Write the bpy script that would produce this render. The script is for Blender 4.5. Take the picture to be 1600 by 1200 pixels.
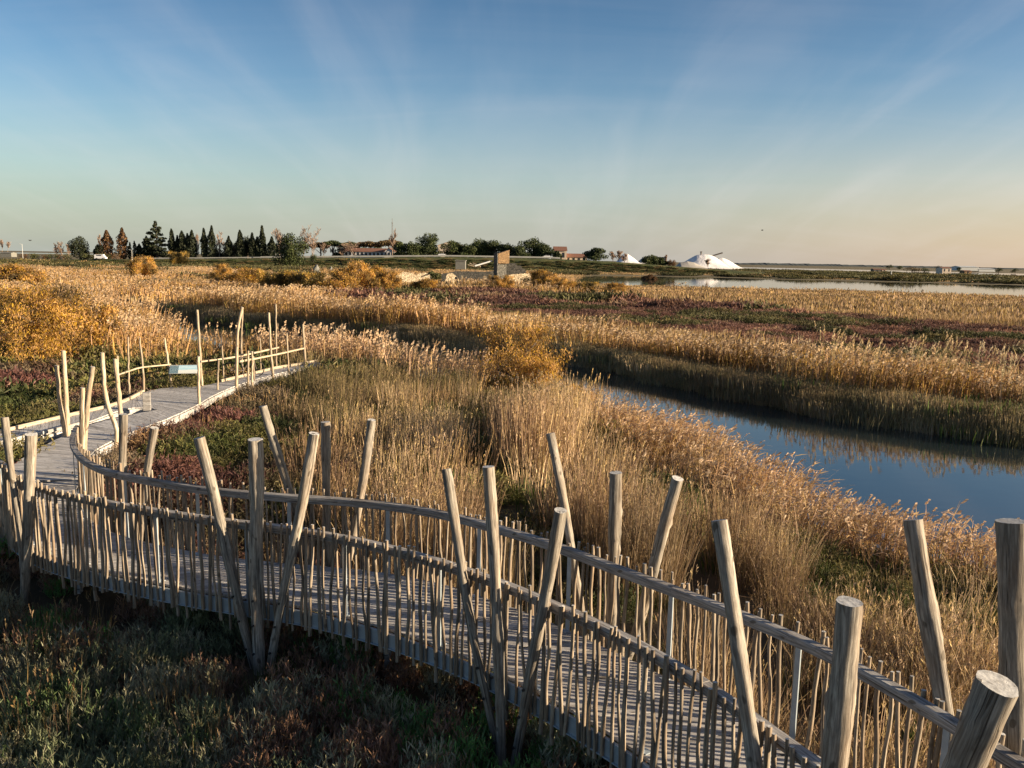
import bpy, math, random
import numpy as np
from mathutils import Vector, Matrix

# ------------------------------------------------------------------ camera
F, PW, PH = 1300.0, 1600, 1200
PITCH = math.atan(195.5 / F)
ROLL = 0.0173
CAM = np.array([0.0, 0.0, 4.7])
_f = np.array([0, math.cos(PITCH), -math.sin(PITCH)])
_u0 = np.array([0, math.sin(PITCH), math.cos(PITCH)])
_r0 = np.array([1.0, 0, 0])
_r = _r0 * math.cos(ROLL) + _u0 * math.sin(ROLL)
_u = _u0 * math.cos(ROLL) - _r0 * math.sin(ROLL)
scene = bpy.context.scene
for _o in list(bpy.data.objects): bpy.data.objects.remove(_o)
cd = bpy.data.cameras.new('camera'); co = bpy.data.objects.new('camera', cd)
scene.collection.objects.link(co)
cd.sensor_width = 36.0; cd.lens = 36.0 * F / PW
cd.clip_start = 0.1; cd.clip_end = 20000
co.matrix_world = Matrix(((_r[0], _u[0], -_f[0], CAM[0]), (_r[1], _u[1], -_f[1], CAM[1]), (_r[2], _u[2], -_f[2], CAM[2]), (0, 0, 0, 1)))
scene.camera = co
scene.render.resolution_x = 1024; scene.render.resolution_y = 768

# ------------------------------------------------------------------ world and sun
SUN_AZ, SUN_EL = math.radians(101), math.radians(12)      # azimuth clockwise from the view direction
w = bpy.data.worlds.new('World'); scene.world = w; w.use_nodes = True
nt = w.node_tree; nt.nodes.clear()
def N(t, **k):
    n = nt.nodes.new(t)
    for a, b in k.items(): setattr(n, a, b)
    return n
L = lambda a, b: nt.links.new(a, b)
out = N('ShaderNodeOutputWorld'); bg = N('ShaderNodeBackground'); sky = N('ShaderNodeTexSky')
sky.sky_type = 'NISHITA'; sky.sun_disc = False
sky.sun_elevation = SUN_EL; sky.sun_rotation = SUN_AZ
sky.altitude = 0; sky.air_density = 1.0; sky.dust_density = 0.7; sky.ozone_density = 2.0
# thin cirrus: high streaks in the upper air, mapped on a plane far overhead
tc = N('ShaderNodeTexCoord'); sp = N('ShaderNodeSeparateXYZ'); L(tc.outputs['Generated'], sp.inputs[0])
zz = N('ShaderNodeMath', operation='MAXIMUM'); zz.inputs[1].default_value = 0.0; L(sp.outputs[2], zz.inputs[0])
za = N('ShaderNodeMath', operation='ADD'); za.inputs[1].default_value = 0.20; L(zz.outputs[0], za.inputs[0])
dx = N('ShaderNodeMath', operation='DIVIDE'); L(sp.outputs[0], dx.inputs[0]); L(za.outputs[0], dx.inputs[1])
dy = N('ShaderNodeMath', operation='DIVIDE'); L(sp.outputs[1], dy.inputs[0]); L(za.outputs[0], dy.inputs[1])
cb = N('ShaderNodeCombineXYZ'); L(dx.outputs[0], cb.inputs[0]); L(dy.outputs[0], cb.inputs[1])
def cirrus(rot, scl, off, lo, hi, dist):
    mp = N('ShaderNodeMapping'); mp.inputs['Rotation'].default_value = (0, 0, rot); mp.inputs['Scale'].default_value = scl
    mp.inputs['Location'].default_value = off
    L(cb.outputs[0], mp.inputs[0])
    nz = N('ShaderNodeTexNoise'); nz.inputs['Scale'].default_value = 1.0; nz.inputs['Detail'].default_value = 5
    nz.inputs['Roughness'].default_value = 0.5; nz.inputs['Distortion'].default_value = dist; L(mp.outputs[0], nz.inputs['Vector'])
    mr = N('ShaderNodeMapRange'); mr.interpolation_type = 'SMOOTHSTEP'
    mr.inputs[1].default_value = lo; mr.inputs[2].default_value = hi
    L(nz.outputs['Fac'], mr.inputs[0]); return mr.outputs[0]
c1 = cirrus(math.radians(52), (2.0, 0.42, 1), (8.4, 2.9, 0), 0.42, 0.85, 1.6)
c2 = cirrus(math.radians(-44), (1.8, 0.40, 1), (2.3, 6.4, 0), 0.42, 0.85, 1.6)
c3 = cirrus(math.radians(12), (0.35, 1.5, 1), (1.0, 5.7, 0), 0.38, 0.85, 2.5)
s1 = N('ShaderNodeMath', operation='ADD'); L(c1, s1.inputs[0]); L(c2, s1.inputs[1])
s2 = N('ShaderNodeMath', operation='MULTIPLY'); s2.inputs[1].default_value = 0.5; L(c3, s2.inputs[0])
s3 = N('ShaderNodeMath', operation='ADD'); L(s1.outputs[0], s3.inputs[0]); L(s2.outputs[0], s3.inputs[1])
s4 = N('ShaderNodeMath', operation='MULTIPLY'); s4.inputs[1].default_value = 0.115; s4.use_clamp = True; L(s3.outputs[0], s4.inputs[0])
hs = N('ShaderNodeHueSaturation'); hs.inputs['Saturation'].default_value = 1.25; hs.inputs['Value'].default_value = .39; hs.inputs['Hue'].default_value = .508
L(sky.outputs[0], hs.inputs['Color'])
vz = N('ShaderNodeMapRange'); vz.inputs[1].default_value = .08; vz.inputs[2].default_value = .44; vz.inputs[3].default_value = .56; vz.inputs[4].default_value = .31; L(sp.outputs[2], vz.inputs[0]); L(vz.outputs[0], hs.inputs['Value'])
# low dusty air near the horizon: peach towards the sun, grey green away from it
hx = N('ShaderNodeMapRange'); hx.inputs[1].default_value = -.55; hx.inputs[2].default_value = .75; L(sp.outputs[0], hx.inputs[0])
hc = N('ShaderNodeValToRGB'); e = hc.color_ramp.elements; e[0].color = (.33, .37, .355, 1); e[1].color = (.66, .45, .31, 1); e.new(.5).color = (.385, .39, .385, 1); L(hx.outputs[0], hc.inputs[0])
hm = N('ShaderNodeMixRGB', blend_type='MULTIPLY'); hm.inputs[0].default_value = 1; hm.inputs[2].default_value = (4.1, 4.05, 4.05, 1); L(hc.outputs[0], hm.inputs[1])
he = N('ShaderNodeMapRange'); he.interpolation_type = 'SMOOTHSTEP'; he.inputs[1].default_value = -.02; he.inputs[2].default_value = .21; he.inputs[3].default_value = .8; he.inputs[4].default_value = 0; L(sp.outputs[2], he.inputs[0])
hq = N('ShaderNodeMixRGB'); L(he.outputs[0], hq.inputs[0]); L(hs.outputs[0], hq.inputs[1]); L(hm.outputs[0], hq.inputs[2])
cl = N('ShaderNodeMixRGB', blend_type='MIX'); cl.inputs[2].default_value = (3.0, 2.75, 2.7, 1)
L(s4.outputs[0], cl.inputs[0]); L(hq.outputs[0], cl.inputs[1])
L(cl.outputs[0], bg.inputs[0]); bg.inputs[1].default_value = 0.11
L(bg.outputs[0], out.inputs[0])
sl = bpy.data.lights.new('sun', 'SUN'); so = bpy.data.objects.new('sun', sl); scene.collection.objects.link(so)
sl.energy = 5.0; sl.angle = math.radians(0.5); sl.color = (1.0, 0.79, 0.54)
_ts = Vector((math.sin(SUN_AZ) * math.cos(SUN_EL), math.cos(SUN_AZ) * math.cos(SUN_EL), math.sin(SUN_EL)))
so.rotation_euler = _ts.to_track_quat('Z', 'Y').to_euler()
vs = scene.view_settings; vs.view_transform = 'Standard'; vs.look = 'None'; vs.gamma = 1; vs.exposure = 1.5
try:
    scene.cycles.max_bounces = 6; scene.cycles.transparent_max_bounces = 8
except Exception: pass

# ------------------------------------------------------------------ helpers
rng = np.random.default_rng(7); random.seed(7)
def ray(px, py):
    d = _f * F + _r * (px - 800) - _u * (py - 600)
    return d / d[1]
def at_z(px, py, z):
    d = ray(px, py); t = (z - CAM[2]) / d[2]; return CAM + d * t
def at_y(px, py, Y):
    return CAM + ray(px, py) * Y
def proj(P):
    P = np.asarray(P, float) - CAM; dep = P @ _f; dep = np.where(dep < 0.05, 0.05, dep)
    return 800 + F * (P @ _r) / dep, 600 - F * (P @ _u) / dep
def yh(x): return 404.5 + (x - 800) * 0.0173
def tag(o, label=None, cat=None, group=None, kind=None):
    if label: o['label'] = label
    if cat: o['category'] = cat
    if group: o['group'] = group
    if kind: o['kind'] = kind
    return o
def link(o, parent=None):
    scene.collection.objects.link(o)
    if parent is not None: o.parent = parent
    return o
def empty(name, loc, label, cat, group=None):
    o = bpy.data.objects.new(name, None); o.location = loc; o.empty_display_size = 0.2; link(o)
    return tag(o, label, cat, group)
class MB:
    """collects polygons with a material index and a 'grain' vector + random value per vertex"""
    def __init__(s): s.v = []; s.f = []; s.m = []; s.g = []; s.r = []
    def add(s, vs, fs, mi=0, grain=None, rv=None):
        b = len(s.v); rv = random.random() if rv is None else rv
        s.v += [tuple(map(float, p)) for p in vs]; s.f += [[b + i for i in f] for f in fs]; s.m += [mi] * len(fs)
        s.g += ([tuple(map(float, q)) for q in grain] if grain is not None else [tuple(map(float, p)) for p in vs]); s.r += [rv] * len(vs)
    def box(s, c, x, y, z, mi=0, rv=None, goff=None):
        """centre c, half-axis vectors x y z"""
        c, x, y, z = map(np.array, (c, x, y, z)); P = []; G = []
        lx, ly, lz = np.linalg.norm(x), np.linalg.norm(y), np.linalg.norm(z)
        go = np.array([random.uniform(0, 50) for _ in range(3)])
        for k in (-1, 1):
            for j in (-1, 1):
                for i in (-1, 1):
                    P.append(c + i * x + j * y + k * z); G.append(go + [j * ly, k * lz, i * lx])
        s.add(P, [(0, 2, 3, 1), (4, 5, 7, 6), (0, 1, 5, 4), (2, 6, 7, 3), (0, 4, 6, 2), (1, 3, 7, 5)], mi, G, rv)
    def tube(s, pts, rad, n=10, mi=0, cap=0, bump=0.0, rv=None, knots=0):
        pts = [np.array(p, float) for p in pts]; go = np.array([random.uniform(0, 60) for _ in range(3)])
        V = []; G = []; Lh = 0; rad = [rad] * len(pts) if np.isscalar(rad) else rad
        ph = random.uniform(0, 6); ref = None; kn = {(random.randrange(1, max(2, len(pts) - 1)), random.randrange(n)): random.uniform(.12, .3) for _ in range(knots)}
        for i, p in enumerate(pts):
            t = pts[min(i + 1, len(pts) - 1)] - pts[max(i - 1, 0)]; t /= np.linalg.norm(t) + 1e-9
            if ref is None: ref = np.array([1.0, 0, 0]) if abs(t[0]) < .8 else np.array([0, 1.0, 0])
            a = np.cross(t, ref); a /= np.linalg.norm(a); b = np.cross(t, a); ref = np.cross(a, t)
            if i: Lh += np.linalg.norm(p - pts[i - 1])
            for k in range(n):
                q = 2 * math.pi * k / n + ph
                r = rad[i] * (1 + bump * (0.5 * math.sin(3 * q + 2.1 * Lh + ph) + 0.5 * math.sin(2 * q - 5 * Lh) + random.uniform(-.45, .45)) + kn.get((i, k), 0))
                V.append(p + r * (math.cos(q) * a + math.sin(q) * b)); G.append(go + [math.cos(q) * rad[i], math.sin(q) * rad[i], Lh])
        fs = []
        for i in range(len(pts) - 1):
            for k in range(n):
                k2 = (k + 1) % n; fs.append((i * n + k, i * n + k2, (i + 1) * n + k2, (i + 1) * n + k))
        rv = random.random() if rv is None else rv
        s.add(V, fs, mi, G, rv)
        m = len(pts) - 1
        s.add(V[:n], [tuple(range(n))], cap, G[:n], rv); s.add(V[m * n:], [tuple(range(n))[::-1]], cap, G[m * n:], rv)
    def build(s, name, mats, parent=None, smooth=False, loc=None):
        me = bpy.data.meshes.new(name); V = np.array(s.v)
        if loc is not None: V = V - np.array(loc)
        me.from_pydata(V.tolist(), [], s.f)
        if not isinstance(mats, (list, tuple)): mats = [mats]
        for m in mats: me.materials.append(m)
        me.polygons.foreach_set('material_index', s.m)
        a = me.attributes.new('grain', 'FLOAT_VECTOR', 'POINT'); a.data.foreach_set('vector', np.array(s.g, dtype=np.float32).ravel())
        a = me.attributes.new('rv', 'FLOAT', 'POINT'); a.data.foreach_set('value', np.array(s.r, dtype=np.float32))
        if smooth:
            me.polygons.foreach_set('use_smooth', [len(f) < 7 for f in s.f])
        me.validate(); me.update()
        o = bpy.data.objects.new(name, me)
        if loc is not None and parent is None: o.location = loc
        return link(o, parent)
# numpy plant meshes -------------------------------------------------
def ribbons(P, W, side, rv):
    """P n,k,3 ; W n,k ; side n,3 -> verts, quads, rv"""
    n, k, _ = P.shape
    A = P - side[:, None, :] * W[..., None] / 2; B = P + side[:, None, :] * W[..., None] / 2
    V = np.stack([A, B], 2).reshape(-1, 3)
    base = (np.arange(n) * k * 2)[:, None] + (np.arange(k - 1) * 2)[None, :]
    Q = np.stack([base, base + 1, base + 3, base + 2], -1).reshape(-1, 4)
    return V, Q, np.repeat(rv, k * 2)
def np_mesh(name, parts, mats):
    V = []; Q = []; R = []; M = []; b = 0
    for (v, q, r, mi) in parts:
        V.append(v); Q.append(q + b); R.append(r); M.append(np.full(len(q), mi)); b += len(v)
    V = np.concatenate(V).astype(np.float32); Q = np.concatenate(Q).astype(np.int32); R = np.concatenate(R).astype(np.float32); M = np.concatenate(M).astype(np.int32)
    me = bpy.data.meshes.new(name); me.vertices.add(len(V)); me.vertices.foreach_set('co', V.ravel())
    me.loops.add(len(Q) * 4); me.loops.foreach_set('vertex_index', Q.ravel())
    me.polygons.add(len(Q)); me.polygons.foreach_set('loop_start', np.arange(len(Q), dtype=np.int32) * 4)
    for m in mats: me.materials.append(m)
    me.polygons.foreach_set('material_index', M)
    a = me.attributes.new('rv', 'FLOAT', 'POINT'); a.data.foreach_set('value', R)
    me.update(calc_edges=True); me.validate()
    return me
def unit(v): return v / (np.linalg.norm(v, axis=-1, keepdims=True) + 1e-9)
def rside(n, tilt=0.0):
    a = rng.uniform(0, 2 * np.pi, n); return np.stack([np.cos(a), np.sin(a), rng.uniform(-tilt, tilt, n)], -1)
def pip(x, y, poly):
    x = np.asarray(x); y = np.asarray(y); ins = np.zeros(x.shape, bool); n = len(poly)
    for i in range(n):
        x1, y1 = poly[i][:2]; x2, y2 = poly[(i + 1) % n][:2]
        if y1 == y2: continue
        c = ((y1 > y) != (y2 > y)) & (x < (x2 - x1) * (y - y1) / (y2 - y1) + x1); ins ^= c
    return ins
def pdist(x, y, line, closed=False):
    x = np.asarray(x); y = np.asarray(y); d = np.full(x.shape, 1e9); n = len(line)
    for i in range(n if closed else n - 1):
        x1, y1 = line[i][:2]; x2, y2 = line[(i + 1) % n][:2]; ux, uy = x2 - x1, y2 - y1; l2 = ux * ux + uy * uy + 1e-12
        t = np.clip(((x - x1) * ux + (y - y1) * uy) / l2, 0, 1)
        d = np.minimum(d, np.hypot(x - x1 - t * ux, y - y1 - t * uy))
    return d
def sdist(x, y, poly):
    d = pdist(x, y, poly, True); return np.where(pip(x, y, poly), -d, d)
def catmull(P, n=12):
    P = [np.array(p, float) for p in P]; P = [2 * P[0] - P[1]] + P + [2 * P[-1] - P[-2]]; o = []
    for i in range(1, len(P) - 2):
        for k in range(n):
            t = k / n
            o.append(0.5 * (2 * P[i] + (P[i + 1] - P[i - 1]) * t + (2 * P[i - 1] - 5 * P[i] + 4 * P[i + 1] - P[i + 2]) * t * t + (3 * P[i] - P[i - 1] - 3 * P[i + 1] + P[i + 2]) * t ** 3))
    o.append(P[-2]); return np.array(o)
def resample(C, step=None, n=None):
    d = np.r_[0, np.cumsum(np.linalg.norm(np.diff(C, axis=0), axis=1))]
    s = np.linspace(0, d[-1], n if n else max(2, int(round(d[-1] / step)) + 1))
    return np.stack([np.interp(s, d, C[:, i]) for i in range(C.shape[1])], -1)
def vnoise(x, y, s, seed=0):
    """smooth value noise"""
    r = np.random.default_rng(seed).random((64, 64)); x = np.asarray(x) / s; y = np.asarray(y) / s
    xi = np.floor(x).astype(int); yi = np.floor(y).astype(int); fx = x - xi; fy = y - yi
    fx = fx * fx * (3 - 2 * fx); fy = fy * fy * (3 - 2 * fy)
    g = lambda a, b: r[a % 64, b % 64]
    return (g(xi, yi) * (1 - fx) + g(xi + 1, yi) * fx) * (1 - fy) + (g(xi, yi + 1) * (1 - fx) + g(xi + 1, yi + 1) * fx) * fy

# ------------------------------------------------------------------ materials
class NM:
    def __init__(s, name):
        s.m = bpy.data.materials.new(name); s.m.use_nodes = True; s.t = s.m.node_tree; s.t.nodes.clear()
        s.o = s.n('ShaderNodeOutputMaterial'); s.p = s.n('ShaderNodeBsdfPrincipled'); s.l(s.p.outputs[0], s.o.inputs[0])
        s.p.inputs['Specular IOR Level'].default_value = 0.25
    def n(s, t, **k):
        n = s.t.nodes.new(t)
        for a, b in k.items(): setattr(n, a, b)
        return n
    def l(s, a, b): s.t.links.new(a, b)
    def attr(s, name, typ='GEOMETRY'):
        a = s.n('ShaderNodeAttribute'); a.attribute_name = name; a.attribute_type = typ; return a
    def map(s, vec, scale, rot=(0, 0, 0)):
        m = s.n('ShaderNodeMapping'); m.inputs['Scale'].default_value = scale; m.inputs['Rotation'].default_value = rot; s.l(vec, m.inputs[0]); return m.outputs[0]
    def noise(s, vec, scale=1, detail=4, rough=.6, dist=0):
        n = s.n('ShaderNodeTexNoise'); n.inputs['Scale'].default_value = scale; n.inputs['Detail'].default_value = detail
        n.inputs['Roughness'].default_value = rough; n.inputs['Distortion'].default_value = dist
        if vec is not None: s.l(vec, n.inputs['Vector'])
        return n.outputs['Fac']
    def ramp(s, fac, stops):
        r = s.n('ShaderNodeValToRGB'); e = r.color_ramp.elements
        while len(e) < len(stops): e.new(0.5)
        for i, (p, c) in enumerate(stops): e[i].position = p; e[i].color = (*c, 1)
        s.l(fac, r.inputs[0]); return r.outputs[0]
    def mix(s, fac, a, b, bt='MIX'):
        m = s.n('ShaderNodeMixRGB', blend_type=bt)
        for i, v in enumerate((fac, a, b)):
            if isinstance(v, (int, float)): m.inputs[i].default_value = v
            elif isinstance(v, tuple): m.inputs[i].default_value = (*v, 1)
            else: s.l(v, m.inputs[i])
        return m.outputs[0]
    def math(s, op, a, b=None, clamp=False):
        m = s.n('ShaderNodeMath', operation=op); m.use_clamp = clamp
        for i, v in enumerate((a, b)):
            if v is None: continue
            if isinstance(v, (int, float)): m.inputs[i].default_value = v
            else: s.l(v, m.inputs[i])
        return m.outputs[0]
    def bump(s, h, strength=.5, dist=.01):
        b = s.n('ShaderNodeBump'); b.inputs['Strength'].default_value = strength; b.inputs['Distance'].default_value = dist
        s.l(h, b.inputs['Height']); s.l(b.outputs[0], s.p.inputs['Normal'])
    def col(s, c):
        if isinstance(c, tuple): s.p.inputs['Base Color'].default_value = (*c, 1)
        else: s.l(c, s.p.inputs['Base Color'])
    def rough(s, r): s.p.inputs['Roughness'].default_value = r

def wood(name, dark, mid, light, cracks=True, sc=1.0, brown=0.5):
    m = NM(name); g = m.attr('grain').outputs['Vector']
    fine = m.noise(m.map(g, (55 * sc, 55 * sc, 3.0 * sc)), 1, 5, .65)
    big = m.noise(m.map(g, (7, 7, 1.6)), 1, 3, .5)
    c = m.ramp(fine, [(.34, dark), (.5, mid), (.66, light)])
    c = m.mix(m.math('MULTIPLY', m.ramp(big, [(.42, (0, 0, 0)), (.68, (1, 1, 1))]), brown), c, (.25, .155, .085))
    rv = m.attr('rv').outputs['Fac']; oi = m.n('ShaderNodeObjectInfo').outputs['Random']
    k = m.math('ADD', m.math('MULTIPLY', rv, .35), m.math('MULTIPLY', oi, .25)); k = m.math('ADD', k, .68)
    c = m.mix(1.0, c, m.n('ShaderNodeCombineColor').outputs[0], 'MULTIPLY') if False else c
    hv = m.n('ShaderNodeHueSaturation'); m.l(c, hv.inputs['Color']); m.l(k, hv.inputs['Value']); c = hv.outputs[0]
    h = fine
    if cracks:
        cr = m.noise(m.map(g, (30 * sc, 30 * sc, .9)), 1, 2, .5, .4)
        cm = m.ramp(cr, [(.33, (1, 1, 1)), (.355, (0, 0, 0))])
        c = m.mix(m.math('MULTIPLY', cm, .75), c, (.035, .028, .022))
        kn = m.noise(m.map(g, (11, 11, 6)), 1, 1, .5)
        km = m.ramp(kn, [(.68, (0, 0, 0)), (.73, (1, 1, 1))])
        st = m.noise(m.map(g, (16, 16, 5)), 1, 4, .65); c = m.mix(m.math('MULTIPLY', m.ramp(st, [(.50, (0, 0, 0)), (.66, (1, 1, 1))]), .42), c, (.095, .085, .075)); c = m.mix(m.math('MULTIPLY', km, .7), c, (.06, .045, .03))
        h = m.math('SUBTRACT', m.math('ADD', fine, m.math('MULTIPLY', big, 1.2)), m.math('MULTIPLY', cm, 1.5))
    m.col(c); m.rough(.75); m.bump(h, .6, .006); return m.m
M = {}
M['log'] = wood('weathered_log', (.10, .09, .078), (.24, .218, .185), (.42, .385, .33), True, 1, .35)
M['cut'] = wood('cut_end', (.36, .36, .35), (.50, .50, .49), (.62, .62, .60), True, .5, .1)
M['stick'] = wood('weathered_stick', (.11, .09, .07), (.26, .215, .165), (.42, .36, .28))
M['rail'] = wood('grey_rail_wood', (.15, .148, .15), (.31, .305, .30), (.46, .45, .44), True, 1, .15)
M['plank'] = wood('grey_deck_board', (.30, .295, .295), (.48, .47, .46), (.60, .59, .575), True, .8, .12)
M['pole'] = wood('pale_pole', (.20, .16, .11), (.44, .36, .26), (.56, .48, .37))
M['sawn'] = wood('sawn_timber', (.24, .19, .13), (.45, .37, .27), (.55, .47, .36), True, 1, .2)
def simple(name, c, r=.6, metal=0, nscale=None, amt=.25, bumps=0):
    m = NM(name); tcn = m.n('ShaderNodeTexCoord').outputs['Object']
    if nscale:
        n = m.noise(m.map(tcn, (nscale,) * 3), 1, 5, .6)
        cc = m.mix(n, tuple(x * (1 - amt) for x in c), tuple(min(1, x * (1 + amt)) for x in c)); m.col(cc)
        if bumps: m.bump(n, .5, bumps)
    else: m.col(c)
    m.rough(r); m.p.inputs['Metallic'].default_value = metal; return m.m
M['steel'] = simple('galvanised_steel', (.36, .42, .47), .45, .35, 6, .3)
M['bolt'] = simple('dark_bolt', (.06, .06, .06), .4, .6)
M['concrete'] = simple('grey_concrete', (.17, .17, .155), .9, 0, 1.5, .4, .02)
M['white_wall'] = simple('white_render', (.62, .60, .58), .9, 0, .3, .12)
M['cream'] = simple('cream_render', (.58, .48, .38), .9, 0, .3, .12)
M['roof'] = simple('red_tile', (.20, .10, .07), .9, 0, .6, .3)
M['dark'] = simple('dark_glass', (.03, .035, .045), .3)
M['pale'] = simple('pale_sheet', (.50, .52, .52), .6, 0, .2, .1)
M['carw'] = simple('white_car_paint', (.75, .75, .76), .3)
M['tyre'] = simple('black_rubber', (.02, .02, .02), .8)
M['asphalt'] = simple('asphalt', (.06, .06, .06), .9, 0, 1, .3)
M['barrier'] = simple('pale_barrier', (.36, .36, .34), .8, 0, .4, .25)
M['bark'] = simple('bark', (.13, .10, .08), .9, 0, 2, .4)
M['birch'] = simple('pale_bark', (.34, .25, .18), .9, 0, 1, .3)
M['iron'] = simple('rusty_iron', (.12, .10, .09), .7, .2, 1, .3)
M['whitepost'] = simple('white_post', (.6, .6, .58), .6)
M['bird'] = simple('dark_feathers', (.05, .05, .05), .8)

def veg(name, transl=.28, tintattr=True, cols=None, spread=.55, vary=.5):
    m = NM(name)
    rv = m.attr('rv').outputs['Fac']; oi = m.n('ShaderNodeObjectInfo').outputs['Random']
    if tintattr: c = m.attr('tint', 'INSTANCER').outputs['Color']
    else: c = m.ramp(rv, cols)
    v = m.math('ADD', m.math('MULTIPLY', m.math('SUBTRACT', rv, .5), spread), m.math('MULTIPLY', m.math('SUBTRACT', oi, .5), vary if tintattr else .15))
    v = m.math('ADD', v, 1.0)
    hv = m.n('ShaderNodeHueSaturation'); m.l(c, hv.inputs['Color']); m.l(v, hv.inputs['Value'])
    r2 = m.math('FRACT', m.math('MULTIPLY', rv, 7.31)); m.l(m.math('ADD', m.math('MULTIPLY', r2, .03), .485), hv.inputs['Hue'])
    m.l(m.math('ADD', m.math('MULTIPLY', r2, .3), .85), hv.inputs['Saturation'])
    c = hv.outputs[0]; m.col(c); m.rough(.7)
    tr = m.n('ShaderNodeBsdfTranslucent'); m.l(c, tr.inputs[0]); mx = m.n('ShaderNodeMixShader'); mx.inputs[0].default_value = transl
    m.l(m.p.outputs[0], mx.inputs[1]); m.l(tr.outputs[0], mx.inputs[2]); m.l(mx.outputs[0], m.o.inputs[0]); return m.m
M['veg'] = veg('tinted_leaf')
def plume_mat():
    m = NM('reed_plume'); rv = m.attr('rv').outputs['Fac']; t = m.attr('tint', 'INSTANCER').outputs['Color']
    c = m.ramp(rv, [(0, (.40, .29, .19)), (.5, (.55, .43, .32)), (1, (.72, .62, .50))]); c = m.mix(.55, c, t); m.col(c); m.rough(.8)
    tr = m.n('ShaderNodeBsdfTranslucent'); m.l(c, tr.inputs[0]); mx = m.n('ShaderNodeMixShader'); mx.inputs[0].default_value = .35
    m.l(m.p.outputs[0], mx.inputs[1]); m.l(tr.outputs[0], mx.inputs[2]); m.l(mx.outputs[0], m.o.inputs[0]); return m.m
M['plume'] = plume_mat()
M['yellow'] = veg('tamarisk_leaf', .35, False, [(0, (.12, .09, .04)), (.3, (.23, .15, .05)), (.62, (.38, .21, .055)), (1, (.54, .33, .08))], .4)
M['olive'] = veg('tamarisk_leaf_olive', .3, False, [(0, (.08, .07, .03)), (.5, (.20, .14, .04)), (1, (.42, .26, .05))], .4)
M['pine'] = veg('pine_needles', .12, False, [(0, (.018, .028, .012)), (.6, (.045, .06, .02)), (1, (.085, .10, .03))], .5)
M['cypress'] = veg('cypress_leaf', .08, False, [(0, (.012, .018, .010)), (1, (.035, .042, .02))], .5)
M['poplar'] = veg('brown_leaf', .2, False, [(0, (.05, .03, .015)), (1, (.20, .11, .05))], .5)
M['umbrella'] = veg('brownish_pine', .15, False, [(0, (.035, .035, .015)), (.6, (.11, .075, .035)), (1, (.17, .11, .05))], .5)
M['twig'] = veg('bare_twig', .1, False, [(0, (.16, .11, .08)), (1, (.38, .27, .20))], .3)
M['bush'] = veg('bush_leaf', .2, False, [(0, (.03, .045, .015)), (.6, (.08, .09, .03)), (1, (.14, .13, .05))], .5)

def ground_mat():
    m = NM('marsh_soil'); tcn = m.n('ShaderNodeTexCoord').outputs['Object']
    a = m.noise(m.map(tcn, (.02, .05, .05)), 1, 6, .65); b = m.noise(m.map(tcn, (1.5, 1.5, 1.5)), 1, 5, .7); z = m.attr('zone').outputs['Color']
    c = m.mix(m.math('MULTIPLY', m.ramp(a, [(.35, (0, 0, 0)), (.65, (1, 1, 1))]), .35), z, (.10, .085, .04))
    hv = m.n('ShaderNodeHueSaturation'); m.l(c, hv.inputs['Color']); m.l(m.math('ADD', m.math('MULTIPLY', b, 1.0), .5), hv.inputs['Value'])
    m.col(hv.outputs[0]); m.rough(.95); m.bump(b, .8, .08); return m.m
M['ground'] = ground_mat()
def water_mat():
    m = NM('still_water'); tcn = m.n('ShaderNodeTexCoord').outputs['Object']
    m.col((.014, .022, .026)); m.rough(.03); m.p.inputs['IOR'].default_value = 2.1; m.p.inputs['Specular IOR Level'].default_value = .85
    n = m.noise(m.map(tcn, (1.2, 2.6, 1)), 1, 4, .6); n2 = m.noise(m.map(tcn, (.15, .5, 1)), 1, 3, .5)
    m.bump(m.math('ADD', n, n2), .10, .02); return m.m
M['water'] = water_mat()
def salt_mat():
    m = NM('salt'); tcn = m.n('ShaderNodeTexCoord').outputs['Object']
    n = m.noise(m.map(tcn, (.25, .25, .05)), 1, 6, .6); c = m.ramp(n, [(.3, (.62, .60, .60)), (.7, (.82, .80, .79))]); m.col(c); m.rough(.9); m.bump(n, .5, .8); return m.m
M['salt'] = salt_mat()
M['dirtysalt'] = simple('dirty_salt', (.36, .34, .31), .9, 0, .2, .3, .4)
def stone_mat(name, c1, c2, mortar):
    m = NM(name); tcn = m.n('ShaderNodeTexCoord').outputs['Object']
    v = m.n('ShaderNodeTexVoronoi'); v.inputs['Scale'].default_value = 2.6; m.l(m.map(tcn, (1, 1, 1.5)), v.inputs['Vector'])
    v2 = m.n('ShaderNodeTexVoronoi'); v2.feature = 'DISTANCE_TO_EDGE'; v2.inputs['Scale'].default_value = 2.6; m.l(m.map(tcn, (1, 1, 1.5)), v2.inputs['Vector'])
    c = m.mix(m.n('ShaderNodeSeparateColor').outputs[0], c1, c2) if False else None
    sc = m.n('ShaderNodeSeparateColor'); m.l(v.outputs['Color'], sc.inputs[0]); c = m.mix(sc.outputs[0], c1, c2)
    e = m.ramp(v2.outputs['Distance'], [(.02, (1, 1, 1)), (.09, (0, 0, 0))]); c = m.mix(e, c, mortar); m.col(c); m.rough(.95)
    m.bump(m.ramp(v2.outputs['Distance'], [(.0, (0, 0, 0)), (.12, (1, 1, 1))]), .8, .08); return m.m
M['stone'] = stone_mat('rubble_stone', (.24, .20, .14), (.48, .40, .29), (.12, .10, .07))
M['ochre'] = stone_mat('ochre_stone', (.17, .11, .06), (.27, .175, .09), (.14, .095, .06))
M['dark_shade_stone'] = stone_mat('dark_or_shaded_stone', (.09, .09, .08), (.17, .16, .14), (.05, .05, .05))  # dark stone; on the tower base and side it stands in for shade

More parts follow.
